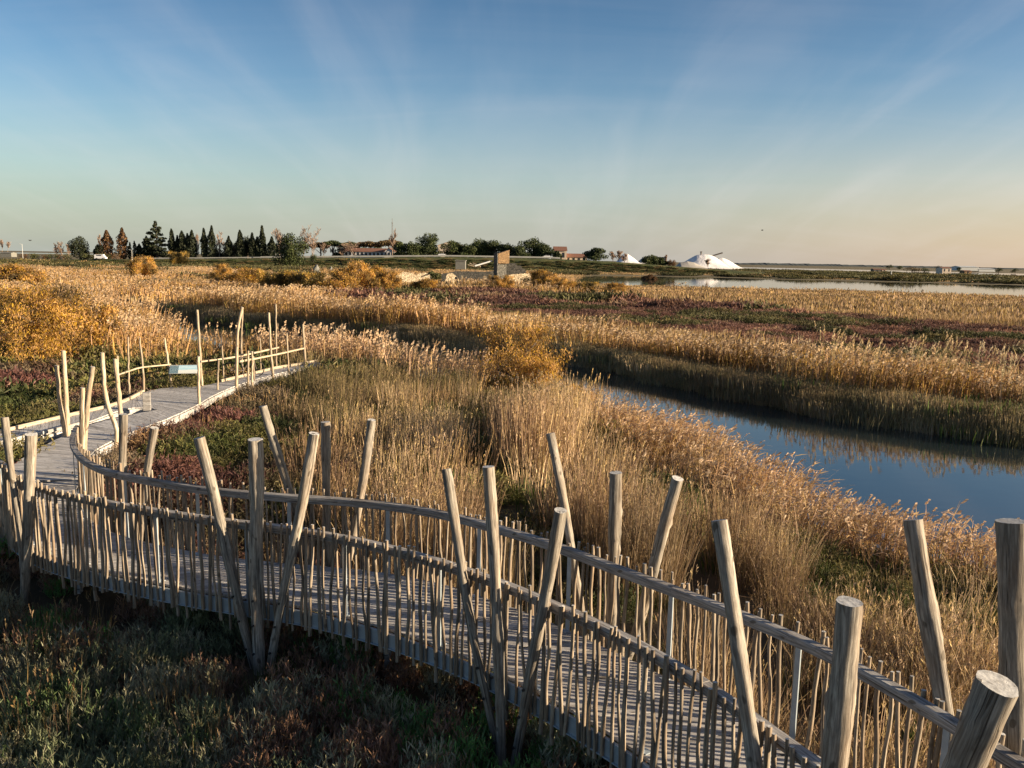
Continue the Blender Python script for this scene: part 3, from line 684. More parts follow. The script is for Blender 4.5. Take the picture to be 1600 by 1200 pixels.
# ------------------------------------------------------------------ plant meshes (sources for the stuff scatters)
def bend_blades(n, R, h0, h1, w, k=4, lean=.12, wind=(.10, .02), rv=None, droop=1.6, root=None):
    a = rng.uniform(0, 2 * np.pi, n); r = R * np.sqrt(rng.random(n)); B = np.stack([r * np.cos(a), r * np.sin(a), np.zeros(n)], -1) if root is None else root
    H = rng.uniform(h0, h1, n); dr = rng.normal(0, lean, (n, 2)) + np.array(wind) + B[:, :2] * .12 / max(R, .1)
    s = np.linspace(0, 1, k)[None, :, None]; P = B[:, None, :] + np.concatenate([dr[:, None, :] * H[:, None, None] * s ** droop, np.broadcast_to(s, (n, k, 1)) * H[:, None, None]], -1)
    W = w * rng.uniform(.6, 1.3, n)[:, None] * np.interp(np.linspace(0, 1, k), [0, .6, 1], [1, .85, .12])[None, :]
    rv = rng.random(n) if rv is None else rv
    v, q, rr = ribbons(P, W, rside(n), rv); return P, (v, q, rr, 0)
def plumes(T, D, size, m=9, w=.02, mi=1):
    """feathery head of m small blades at each tip T pointing along D"""
    n = len(T); idx = np.repeat(np.arange(n), m); s = np.tile(np.linspace(0, 1, m), n)
    S = size * rng.uniform(.7, 1.2, n)[idx]
    base = T[idx] + D[idx] * (s * S * .75)[:, None] - D[idx] * .2 * S[:, None]
    out = unit(D[idx] * 2.0 + rng.normal(0, .42, (n * m, 3)) + np.array([.35, 0, -.05])); ln = S * .42 * (1.15 - s * .6)
    P = np.stack([base, base + out * ln[:, None] * .55, base + out * ln[:, None] + np.array([0, 0, -.12]) * ln[:, None]], 1)
    W = w * np.stack([np.full(n * m, .35), np.full(n * m, 1.0), np.full(n * m, .15)], -1) * rng.uniform(.7, 1.3, (n * m, 1))
    v, q, r = ribbons(P, W, unit(np.cross(out, rng.normal(0, 1, (n * m, 3)))), np.repeat(rng.random(n), m)); return (v, q, r, mi)
def leaves(P, m, ln, w, zr=(.25, .95)):
    """m leaves along every stem polyline P"""
    n, k, _ = P.shape; idx = np.repeat(np.arange(n), m); s = rng.uniform(*zr, n * m); f = s * (k - 1); i0 = np.floor(f).astype(int).clip(0, k - 2); t = (f - i0)[:, None]
    A = P[idx, i0] * (1 - t) + P[idx, i0 + 1] * t; a = rng.uniform(0, 2 * np.pi, n * m); hd = np.stack([np.cos(a) + .35, np.sin(a), np.zeros(n * m)], -1)
    L_ = ln * rng.uniform(.6, 1.2, n * m)[:, None]; up = rng.uniform(.3, 1.1, (n * m, 1)) * np.array([0, 0, 1.0])
    Q = np.stack([A, A + (hd * .5 + up * .6) * L_, A + (hd * 1.0 + up * rng.uniform(-.2, .75, (n * m, 1))) * L_], 1)
    W = w * np.array([.7, 1, .1])[None, :] * rng.uniform(.7, 1.2, (n * m, 1)); sd = unit(np.cross(hd, [0, 0, 1.0]) + rng.normal(0, .4, (n * m, 3)))
    v, q, r = ribbons(Q, W, sd, rng.random(n * m)); return (v, q, r, 0)
def src(name, parts): return bpy.data.objects.new(name, np_mesh(name, parts, [M['veg'], M['plume']]))
def mk_reed(n, R, h0, h1, w, pl, lv, pw, lw, plm=9, name='reed_clump', plfrac=.42):
    P, st = bend_blades(n, R, h0, h1, w, 5, .07, (.06, .01)); parts = [st]
    if lv: parts.append(leaves(P, lv, .32, lw))
    k = int(n * plfrac); T = P[:k, -1]; D = unit(P[:k, -1] - P[:k, -2] + np.array([.15, .02, .0]))
    if k: parts.append(plumes(T, D, pl, plm, pw))
    return src(name, parts)
def mk_straw(n, R, h0, h1, w, heads, name='straw_clump', pw=.012, lv=0):
    P, st = bend_blades(n, R, h0, h1, w, 4, .10, (.05, .03)); parts = [st]; k = int(n * heads)
    if lv: parts.append(leaves(P[::2], lv, .25, w * 1.1, (.1, .8)))
    if k:
        T = P[:k, -1]; D = unit(P[:k, -1] - P[:k, -2]); p = plumes(T, D, .14, 6, pw); parts.append((p[0], p[1], p[2], 0))
    return src(name, parts)
def mk_scrub(n, R, h, w, ln, name='scrub_clump', spiky=.5):
    """low fleshy bush: a dome of short upright branching shoots"""
    a = rng.uniform(0, 2 * np.pi, n); r = R * np.sqrt(rng.random(n)); top = h * np.sqrt(np.clip(1 - (r / R) ** 2 * .8, .1, 1)) * rng.uniform(.55, 1.1, n)
    B = np.stack([r * np.cos(a) * .6, r * np.sin(a) * .6, top * .15], -1); E = np.stack([r * np.cos(a), r * np.sin(a), top], -1); Mid = (B + E) / 2 + rng.normal(0, .02, (n, 3))
    P = np.stack([B, Mid, E], 1); v, q, rr = ribbons(P, np.tile(np.array([w * .5, w * .5, w * .35]), (n, 1)), rside(n), rng.random(n) * .5); parts = [(v, q, rr, 0)]
    m = 7; idx = np.repeat(np.arange(n), m); s = rng.uniform(.35, 1, n * m)[:, None]; A = B[idx] * (1 - s) + E[idx] * s
    o = unit(rng.normal(0, 1, (n * m, 3)) * np.array([1, 1, .5]) + np.array([0, 0, spiky * 1.6])); L_ = ln * rng.uniform(.5, 1.2, (n * m, 1))
    P = np.stack([A, A + o * L_ * .5, A + o * L_], 1); v, q, rr = ribbons(P, np.tile(np.array([w * .5, w, w * .3]), (n * m, 1)) * rng.uniform(.7, 1.3, (n * m, 1)), unit(np.cross(o, rng.normal(0, 1, (n * m, 3)))), np.repeat(rng.random(n), m) * .6 + rng.random(n * m) * .4)
    parts.append((v, q, rr, 0)); return src(name, parts)
K = {}
K['reed'] = [[mk_reed(20, .32, 1.5, 2.3, .010, .27, 3, .020, .012, 10, plfrac=.55) for _ in range(4)],
             [mk_reed(26, .75, 1.5, 2.3, .022, .32, 3, .05, .03, 6) for _ in range(3)],
             [mk_reed(46, 1.7, 1.4, 2.3, .055, .40, 2, .12, .06, 4) for _ in range(2)],
             [mk_reed(70, 4.5, 1.3, 2.2, .13, .5, 1, .28, .16, 3) for _ in range(2)]]
K['flare'] = [[mk_reed(9, .35, 1.8, 2.6, .014, .36, 6, .055, .026, 14, plfrac=1) for _ in range(3)]] * 4
K['straw'] = [[mk_straw(60, .34, .8, 1.55, .0085, .30, lv=1) for _ in range(4)],
              [mk_straw(90, .75, .7, 1.4, .018, .3, pw=.02) for _ in range(3)],
              [mk_straw(110, 1.7, .6, 1.2, .045, .2, pw=.05) for _ in range(2)],
              [mk_straw(130, 4.5, .5, 1.1, .13, .0) for _ in range(2)]]
K['short'] = [[mk_straw(70, .34, .25, .65, .008, .25, pw=.012) for _ in range(2)], [mk_straw(90, .8, .3, .7, .02, .2, pw=.02) for _ in range(2)],
              [mk_straw(110, 1.8, .3, .8, .05, 0) for _ in range(2)], [mk_straw(130, 4.5, .3, .8, .13, 0) for _ in range(2)]]
K['grass'] = [[mk_straw(110, .36, .18, .42, .009, 0) for _ in range(2)], [mk_straw(110, .8, .25, .55, .022, 0) for _ in range(2)],
              [mk_straw(110, 1.8, .3, .6, .055, 0) for _ in range(2)], [mk_straw(110, 4.5, .3, .7, .15, 0) for _ in range(2)]]
K['scrub'] = [[mk_scrub(110, .36, .42, .009, .06) for _ in range(4)], [mk_scrub(170, .75, .50, .018, .095) for _ in range(3)],
              [mk_scrub(160, 1.6, .6, .045, .19) for _ in range(2)], [mk_scrub(120, 4.2, .9, .16, .6) for _ in range(2)]]
K['sprig'] = [[mk_scrub(95, .24, .34, .008, .055, spiky=1.3) for _ in range(4)]] + K['scrub'][1:]
BANDS = [(4.0, 16, 15.0), (16, 34, 3.2), (34, 95, .85), (95, 330, .095)]
def scatter(name, srcs, pts, rot, scl, idx, tint, label):
    me = bpy.data.meshes.new(name); n = len(pts); me.vertices.add(n); me.vertices.foreach_set('co', pts.astype(np.float32).ravel())
    for nm, ty, key, dat in (('rot', 'FLOAT_VECTOR', 'vector', rot), ('scl', 'FLOAT_VECTOR', 'vector', scl), ('pick', 'INT', 'value', idx), ('tint0', 'FLOAT_COLOR', 'color', np.c_[tint, np.ones(n)])):
        a = me.attributes.new(nm, ty, 'POINT'); a.data.foreach_set(key, np.asarray(dat, dtype=np.int32 if ty == 'INT' else np.float32).ravel())
    o = bpy.data.objects.new(name, me); link(o); tag(o, label, None, None, 'stuff')
    t = bpy.data.node_groups.new(name, 'GeometryNodeTree'); t.interface.new_socket('Geometry', in_out='INPUT', socket_type='NodeSocketGeometry'); t.interface.new_socket('Geometry', in_out='OUTPUT', socket_type='NodeSocketGeometry')
    A = t.nodes.new; gi = A('NodeGroupInput'); go = A('NodeGroupOutput'); m2p = A('GeometryNodeMeshToPoints'); iop = A('GeometryNodeInstanceOnPoints'); j = A('GeometryNodeJoinGeometry'); l = t.links.new
    l(gi.outputs[0], m2p.inputs['Mesh'])
    for s in srcs[::-1]:
        oi = A('GeometryNodeObjectInfo'); oi.inputs['Object'].default_value = s; oi.inputs['As Instance'].default_value = True; l(oi.outputs['Geometry'], j.inputs[0])
    l(m2p.outputs[0], iop.inputs['Points']); l(j.outputs[0], iop.inputs['Instance']); iop.inputs['Pick Instance'].default_value = True
    def na(nm, ty):
        q = A('GeometryNodeInputNamedAttribute'); q.data_type = ty; q.inputs['Name'].default_value = nm; return q.outputs[0]
    l(na('pick', 'INT'), iop.inputs['Instance Index']); e2r = A('FunctionNodeEulerToRotation'); l(na('rot', 'FLOAT_VECTOR'), e2r.inputs[0]); l(e2r.outputs[0], iop.inputs['Rotation']); l(na('scl', 'FLOAT_VECTOR'), iop.inputs['Scale'])
    st = A('GeometryNodeStoreNamedAttribute'); st.data_type = 'FLOAT_COLOR'; st.domain = 'INSTANCE'; st.inputs['Name'].default_value = 'tint'
    l(iop.outputs[0], st.inputs['Geometry']); l(na('tint0', 'FLOAT_COLOR'), st.inputs['Value']); l(st.outputs[0], go.inputs[0])
    md = o.modifiers.new('scatter', 'NODES'); md.node_group = t; return o

# classes: kind, [tints], scale range, label
C_ = {
 'shade': ('sprig', [(.18, .25, .10), (.24, .27, .15), (.36, .34, .22), (.34, .20, .13), (.14, .26, .08), (.42, .42, .28)], (1.0, 1.7), 'salt_scrub', 'grey green and mauve salt scrub in the shade before the near railing'),
 'redscrub': ('scrub', [(.17, .105, .065), (.21, .13, .075), (.15, .07, .058), (.17, .13, .085), (.11, .09, .05), (.26, .16, .08)], (.8, 1.4), 'glasswort_scrub', 'rusty brown and wine red low scrub between far railing and reeds'),
 'green': ('scrub', [(.09, .105, .03), (.13, .125, .04), (.17, .145, .06), (.07, .085, .03), (.24, .16, .07)], (.8, 1.4), 'green_scrub', 'olive green low shrubs in the marsh around the walkway'),
 'grass': ('grass', [(.06, .11, .025), (.09, .13, .03), (.14, .15, .05)], (.8, 1.3), 'green_grass', 'patches of green grass among the reeds and beside the decks'),
 'straw': ('straw', [(.39, .275, .145), (.50, .37, .21), (.27, .18, .10), (.44, .33, .20)], (.8, 1.15), 'straw_grass', 'tall dry straw coloured grass behind the far railing'),
 'strawlow': ('straw', [(.46, .30, .13), (.40, .25, .11), (.36, .22, .10)], (.8, 1.1), 'dry_rushes', 'dry golden rushes between the pole fence and the pool'),
 'bankgrass': ('short', [(.46, .34, .18), (.34, .26, .14), (.22, .19, .10), (.54, .43, .28)], (.5, .85), 'bank_grass', 'matted dead grass on the far bank just above the canal water'),
 'short': ('short', [(.42, .28, .13), (.34, .22, .10), (.26, .18, .09), (.30, .20, .10)], (.8, 1.3), 'dry_grass', 'short dry golden grass and tufts on open marsh'),
 'reed': ('reed', [(.46, .30, .15), (.52, .35, .19), (.40, .25, .12)], (.75, 1.1), 'reed_bed', 'pale plumed reeds on the near bank of the canal'),
 'reedfar': ('reed', [(.50, .32, .12), (.44, .27, .10), (.36, .22, .09), (.52, .36, .16)], (.8, 1.15), 'golden_reeds', 'golden reeds along the far bank of the canal and beyond'),
 'flare': ('flare', [(.55, .44, .22), (.66, .58, .38)], (.72, .95), 'white_plumed_reeds', 'tall reeds with big creamy white plumes on the far canal bank'),
 'redfield': ('scrub', [(.16, .08, .062), (.19, .10, .07), (.13, .068, .055), (.20, .13, .08)], (.6, 1.1), 'glasswort_field', 'flat field of dark red glasswort beyond the canal'),
 'darkgreen': ('scrub', [(.06, .062, .026), (.085, .08, .034), (.14, .115, .045)], (.9, 1.4), 'sea_purslane', 'dark green low bushes in strips across the red field'),
 'darkrush': ('straw', [(.13, .12, .05), (.21, .165, .08), (.32, .23, .12)], (.7, 1.0), 'dark_rushes', 'dark green rushes between the walkway and the straw coloured grass'),
}
def classify(x, y):
    """class name per ground point from a hand made plan of the place; None where nothing grows"""
    n = len(x); cl = np.full(n, '', dtype='<U10'); px, py = proj(np.stack([x, y, np.full(n, -.9)], -1)); r = np.hypot(x, y)
    n1 = vnoise(x, y, 3.5, 11); n2 = vnoise(x, y, 1.3, 12); n3 = vnoise(x, y, 14, 13); u = rng.random(n)
    sc = sdist(x, y, canal); slk = sdist(x, y, lake)
    tt, nn = perp(far_c); P = far_c[::4]
    # side of the boardwalk: right of the far rail or left of the near rail
    dm = np.zeros(n); nearside = pip(x, y, [tuple(p) for p in near_c[::6]] + [(12, 2), (12, -12), (-60, -12), (-60, 14.5)])
    # default beyond
    cl[:] = 'short'; cl[(n3 > .55)] = 'reedfar'; cl[(n3 < .22) & (n1 < .5)] = 'darkgreen'
    m = r < 60; cl[m] = 'green'
    def region(poly, f):
        mm = pip(px, py, poly); f(mm)
    far = (sc > -.7) & (pdist(x, y, far_bank) < pdist(x, y, near_bank)) & ((pip(x, y, far_bank + [(2000, 10), (2000, 4000), (-2000, 4000), (-2000, 250)]) | (sc < 0)))
    db = pdist(x, y, far_bank)
    # beyond the canal
    bel = far & (r < 400); cl[bel] = np.where(n3[bel] > .35, 'short', 'reedfar'); left = far & (px < 520); cl[left] = np.where((n3 + n1 * .4)[left] > .85, 'reedfar', np.where(n1[left] > .82, 'darkgreen', 'short'))
    cl[far & (px > 900) & (py < 520)] = 'short'
    rd = far & pip(px, py, RED); cl[rd] = 'redfield'
    band = rd & ((np.abs(vnoise(x, y, 7, 21) - .5 + (db - 26) * .02) < .10) | (n1 > .90)); cl[band] = 'darkgreen'
    ew = np.interp(px, [300, 900, 1050], [2.2, 1.8, 3.0]) + 1.2 * (n2 - .5)
    rb = far & (db > ew) & (db < ew + 2.4 + 2.6 * n1); cl[rb] = 'reedfar'
    fl = far & (db > ew + .5) & (db < ew + 6) & (px > 1240) & (u < .16 + .2 * (n1 > .5)); cl[fl] = 'flare'
    eg = (pdist(x, y, far_bank) < pdist(x, y, near_bank)) & (db <= ew); cl[eg] = np.where(u[eg] < .90, 'bankgrass', 'grass'); 
    # this side of the canal
    ts = ~far
    left_ = ts & (px < 520) & (r < 200)
    cl[left_] = np.where(n1[left_] > .62, 'redscrub', 'green')
    L2 = ts & (pip(px, py, [(-200, 440), (130, 462), (240, 500), (262, 560), (200, 590), (150, 575), (120, 520), (40, 480), (-200, 470)])); cl[L2] = np.where(n2[L2] > .25, 'reedfar', 'short')
    L4 = ts & pip(px, py, [(180, 560), (262, 560), (480, 556), (480, 572), (310, 596), (200, 594)]); cl[L4] = np.where(u[L4] < .12, 'reedfar', 'strawlow')
    L3 = ts & pip(px, py, [(-200, 400), (130, 462), (200, 478), (262, 505), (200, 515), (-200, 470)]); cl[L3] = np.where(n1[L3] > .3, 'reedfar', 'short')
    g0 = ts & pip(px, py, [(140, 560), (480, 575), (470, 600), (200, 640), (150, 620)]) ; cl[g0 & (n2 < .8)] = 'green'
    rs = ts & pip(px, py, [(140, 712), (200, 685), (320, 640), (390, 612), (470, 585), (520, 620), (500, 700), (540, 790), (560, 900), (520, 1000), (380, 980), (180, 900)])
    cl[rs] = np.where(n1[rs] > .72, 'green', np.where(u[rs] < .06, 'short', 'redscrub'))
    dk = ts & pip(px, py, [(455, 560), (640, 570), (760, 610), (760, 660), (600, 700), (500, 720), (430, 660), (420, 610)]); cl[dk] = np.where(n1[dk] > .35, 'darkrush', 'green')
    st = ts & ~dk & ~rs & (px >= 480) & (r < 60); cl[st] = np.where(u[st] < .10, 'grass', 'straw'); cl[st & (vnoise(x, y, 1.7, 51) < .40) & (r > 9)] = ''
    gs = ts & pip(px, py, [(1150, 775), (1250, 850), (1330, 880), (1450, 890), (1800, 905), (1800, 1075), (1480, 1065), (1340, 1010), (1200, 900)]) & (n2 < .86); cl[gs] = np.where(u[gs] < .4, 'green', 'grass'); cl[gs & (u > .90)] = 'straw'
    for (ex, ey, rx, ry) in ((600, 745, 75, 42), (1075, 775, 100, 70), (960, 700, 70, 22), (1000, 690, 60, 20), (1230, 845, 95, 30), (1400, 960, 130, 45), (1640, 985, 110, 60), (765, 790, 42, 60), (790, 880, 50, 60), (850, 970, 60, 70), (930, 1080, 60, 60), (700, 655, 60, 25), (1150, 800, 50, 25), (1560, 1010, 60, 50)):
        e = ts & ((((px - ex) / rx) ** 2 + ((py - ey) / ry) ** 2) < .55 + .7 * n2) & (r > 8); cl[e] = np.where(u[e] < .55, 'green', 'grass'); cl[e & (u > .95)] = 'straw'
    nb = ts & (sc < 2.3 + 1.2 * n1) & (px > 440); cl[nb] = 'reed'
    nb2 = ts & pip(px, py, [(450, 545), (700, 560), (720, 600), (560, 590), (470, 580)]); cl[nb2] = 'reed'
    dg = pdist(px, py, [(735, 680), (790, 790), (860, 900), (950, 1080)]); e = ts & (dg < 24 + (py - 680) * .17 + 26 * (n2 - .5)); cl[e] = np.where(u[e] < .35, 'green', '')
    e = ts & pip(px, py, [(470, 700), (560, 660), (640, 655), (655, 740), (600, 800), (540, 880), (505, 840)]) & (n2 < .8); cl[e] = np.where(u[e] < .22, 'straw', np.where(n1[e] < .6, 'redscrub', 'green'))
    e = ts & ((((px - 822) / 85) ** 2 + ((py - 628) / 26) ** 2) < 1); cl[e] = 'green'
    cl[nearside] = 'shade'; q = nearside & (n1 > .68) & (px > 420); cl[q] = 'grass'
    q = nearside & (u < .03); cl[q] = 'short'; q = nearside & (u < .13) & (((px - 500) / 110) ** 2 + ((py - 1040) / 60) ** 2 < 1); cl[q] = 'straw'
    track = pip(px, py, [(-300, 640), (0, 634), (90, 624), (135, 634), (100, 648), (20, 655), (-50, 668), (-300, 680)]) & ~far & (u > .10); cl[track] = ''
    # right hand beyond the lake
    q = (r > 300); cl[q] = np.where(n3[q] > .5, 'darkgreen', 'short')
    # water
    cl[(slk < 14) & (r > 225) & (px > 900)] = ''; cl[(sdist(x, y, strip2) < 40)] = ''
    cl[(sc < np.where(db < pdist(x, y, near_bank), -.55, .1))] = ''; cl[slk < 0] = ''
    for poly in (strip2, strip3, pond): cl[sdist(x, y, poly) < 0] = ''
    return cl
gather = {}
for bi, (r0, r1, den) in enumerate(BANDS):
    amax = math.radians(44 if bi < 3 else 38); area = amax * (r1 * r1 - r0 * r0); n = int(area * den)
    r = np.sqrt(rng.uniform(r0 * r0, r1 * r1, n)); a = rng.uniform(-amax, amax, n)
    if bi == 0: a = rng.uniform(-math.radians(62), math.radians(62), n)
    x, y = r * np.sin(a), r * np.cos(a); cl = classify(x, y)
    if bi < 3:
        od = on_deck(x, y, .22 if bi < 1 else .35 if bi == 1 else .6); cl[od] = ''
        um = pip(x, y, [tuple(p) for p in deck_polys[0][::3]]) & (rng.random(n) < .6) & (r < 16); cl[um] = 'shade'
        for cx_, cy_ in CB: cl[(np.hypot(x - cx_, y - cy_) < .42) | ((np.hypot(x - cx_ * .955, y - cy_ * .955) < .38) & (cl == 'shade'))] = ''
    for k in C_:
        m = cl == k
        keepf = {'shade': 1.0, 'straw': .95, 'reed': .9, 'flare': 1.0, 'darkrush': .9}.get(k, .9)
        m &= rng.random(n) < keepf
        if m.any(): gather.setdefault(k, []).append((bi, x[m], y[m]))
# matted grass right down to the water on the far bank
n = 5500; tb_ = resample(np.array(far_bank[3:-1], float), n=n); x = tb_[:, 0] + rng.normal(0, .1, n); y = tb_[:, 1] + rng.uniform(-.75, 2.6, n); m = (np.hypot(x, y) < 90) & (sdist(x, y, canal) > -.62)
gather.setdefault('bankgrass', []).append((1, x[m], y[m]))
# extra far band: sparse big clumps
x0, y0 = [], []
n = 2600; r = np.sqrt(rng.uniform(330 ** 2, 640 ** 2, n)); a = rng.uniform(-.66, .66, n); x, y = r * np.sin(a), r * np.cos(a); cl = classify(x, y); cl[(y > 385) & (x < 110)] = ''
for k in C_:
    m = cl == k
    if m.any(): gather.setdefault(k, []).append((4, x[m], y[m]))
for k, lst in gather.items():
    kind, tints, (s0, s1), name, label = C_[k]; srcs = []; P = []; RT = []; SC = []; IX = []; TI = []
    tints = np.array(tints)
    for bi, x, y in lst:
        b = min(bi, 3); n = len(x); off = len(srcs)
        ss = K[kind][b]; srcs = srcs + [s for s in ss]
        P.append(np.stack([x, y, ground_z(x, y) - .03], -1)); RT.append(np.stack([rng.normal(0, .05, n), rng.normal(0, .05, n), rng.uniform(-.9, .9, n) if kind in ('reed', 'straw', 'flare') else rng.uniform(0, 6.28, n)], -1))
        s = rng.uniform(s0, s1, n) * (.8 + .4 * vnoise(x, y, 2.0, 31)); drail = pdist(x, y, [tuple(p) for p in far_c[::5]]); px_, py_ = proj(np.stack([x, y, np.full(n, -.9)], -1)); hx = (1.0 if bi < 4 else 1.6)
        hz = np.full(n, 1.0)
        if k == 'reed': hz *= np.where((x > 1.5) & (np.hypot(x, y) < 34), .44, .8)
        if k == 'straw': hz *= np.where(x > 2.5, .80, 1.1) * (.65 + .75 * vnoise(x, y, 2.4, 77)) * np.clip(.50 + .14 * drail, .5, 1) * np.where((px_ > 1150) & (np.hypot(x, y) > 9), .75, 1)
        if k == 'reedfar': hz *= np.where(np.hypot(x, y) > 95, .62, np.where(x > -3, .60, .85))
        if k == 'short': hz *= np.where((px_ > 860) & (np.hypot(x, y) > 140), .42, np.where(np.hypot(x, y) > 95, .7, 1.0))
        SC.append(np.stack([s * hx, s * hx, s * hz], -1)); IX.append(off + rng.integers(0, len(ss), n))
        ti = vnoise(x, y, 2.2, 41) * .6 + rng.random(n) * .4; T = tints[(ti * len(tints)).astype(int).clip(0, len(tints) - 1)]
        TI.append(T * (0.62 + .72 * vnoise(x, y, 3.2, 42))[:, None])
    scatter(name, srcs, np.concatenate(P), np.concatenate(RT), np.concatenate(SC), np.concatenate(IX), np.concatenate(TI), label)
print('instances', sum(len(a[1]) for l in gather.values() for a in l))

# ------------------------------------------------------------------ shrubs and trees
def cloud_leaves(pts, s, up=0.0, asp=1.6, rv=None):
    n = len(pts); o = unit(rng.normal(0, 1, (n, 3)) + np.array([0, 0, up])); Ls = s * rng.uniform(.6, 1.3, (n, 1))
    P = np.stack([pts - o * Ls * .5, pts, pts + o * Ls * .5], 1); W = np.array([.5, 1, .3])[None] * s / asp * rng.uniform(.7, 1.3, (n, 1))
    v, q, r = ribbons(P, W, unit(np.cross(o, rng.normal(0, 1, (n, 3)))), rng.random(n) if rv is None else rv); return (v, q, r, 0)
def blob_pts(n, blobs, shell=.45):
    w = np.array([b[2] for b in blobs], float); w /= w.sum(); k = rng.choice(len(blobs), n, p=w); d = unit(rng.normal(0, 1, (n, 3))); r = rng.random(n) ** shell
    c = np.array([b[0] for b in blobs])[k]; R = np.array([b[1] for b in blobs])[k]; return c + d * r[:, None] * R, k
def branches(H, spread, levels=4, seed=1, n0=6, up=.7, w0=.05, trunk=.25):
    """bare branching limbs as point lists (unit: metres)"""
    R = random.Random(seed); out = []
    def go(p, d, L_, r, lv):
        pts = [p]; q = p.copy(); dd = d.copy()
        for _ in range(4):
            dd = dd + np.array([R.gauss(0, .12), R.gauss(0, .12), R.gauss(0, .06) + .03 * up]); dd /= np.linalg.norm(dd); q = q + dd * L_ / 4; pts.append(q)
        out.append((pts, r, lv))
        if lv == 0: return
        for k in range(n0 if lv == levels else 4):
            f = R.uniform(.35, 1.0) if lv < levels else R.uniform(trunk, 1.0); i = f * 4; a = pts[min(int(i), 3)] + (pts[min(int(i), 3) + 1] - pts[min(int(i), 3)]) * (i - int(i) if i < 4 else 1)
            an = R.uniform(0, 6.28); nd = dd * up + np.array([math.cos(an), math.sin(an), R.uniform(.1, .6)]) * spread; nd /= np.linalg.norm(nd); go(a, nd, L_ * R.uniform(.45, .68), r * .5, lv - 1)
    go(np.zeros(3), np.array([0, 0, 1.0]), H, w0, levels); return out
def limb_mesh(br, minlv=0, name='branches', mat=None, wmin=.0):
    mb = MB()
    for pts, r, lv in br:
        if lv < minlv: continue
        mb.tube(pts, [max(r * (1 - .15 * i), wmin) for i in range(len(pts))], 6 if lv > 1 else 3, 0, 0, 0)
    return mb
SHR = []
def shrub_proto(seed, nl=9000, leaf=.10, mat='yellow'):
    low = .45
    random.seed(seed); br = branches(1.0, 1.15, 3, seed, 9, .55, .035, .05); br = [(  [p * np.array([1.15, 1.15, .62]) for p in pts], r, lv) for pts, r, lv in br]
    mb = limb_mesh(br, 1); tips = np.array([p for pts, r, lv in br if lv <= 1 for p in pts[1:]]); pick = tips[rng.integers(0, len(tips), nl)]
    P = pick + rng.normal(0, .055, (nl, 3)) + np.array([0, 0, .02]); P[:, 2] = np.abs(P[:, 2]); lo = rng.random(nl) < low; P[lo, 2] *= rng.uniform(.15, .9, lo.sum())
    cl_ = vnoise(P[:, 0] * 9 + 30, P[:, 2] * 9 + P[:, 1] * 7 + 30, 2.2, seed); rv = np.clip(.55 + (cl_ - .5) * 1.3 + rng.normal(0, .18, nl), 0, 1)
    me = np_mesh('foliage', [cloud_leaves(P, leaf, 1.2, 3.6, rv)], [M[mat]]); b = mb.build('branches', M['bark']); bm_ = b.data; bpy.data.objects.remove(b); ext = np.percentile(np.abs(P), 92, axis=0) * 1.2; return me, bm_, ext
SH = [shrub_proto(3, 23000, .036), shrub_proto(8, 14000, .038), shrub_proto(15, 16000, .065), shrub_proto(21, 16000, .065, 'olive'), shrub_proto(33, 16000, .065)]
def place_shrub(cx, ytop, wpx, ybase, proto, label, name='tamarisk', group='yellow tamarisk shrubs on the marsh', cat='shrub', rz=None, zb=-.9):
    b = at_z(cx, ybase, zb); gz = float(ground_z(b[0], b[1])); me, bm_, ext = SH[proto]; m = b[1] / F; W = wpx * m / (2 * ext[0]) ; H = (ybase - ytop) * m / ext[2] * 1.03
    o = empty(name, (float(b[0]), float(b[1]), min(gz, -.85)), label, cat, group); o.rotation_euler = (0, 0, rz if rz is not None else random.uniform(0, 6.28)); o.scale = (W, W, H)
    for nm, d_ in (('foliage', me), ('branches', bm_)): q = bpy.data.objects.new(nm, d_); link(q, o)
    return o
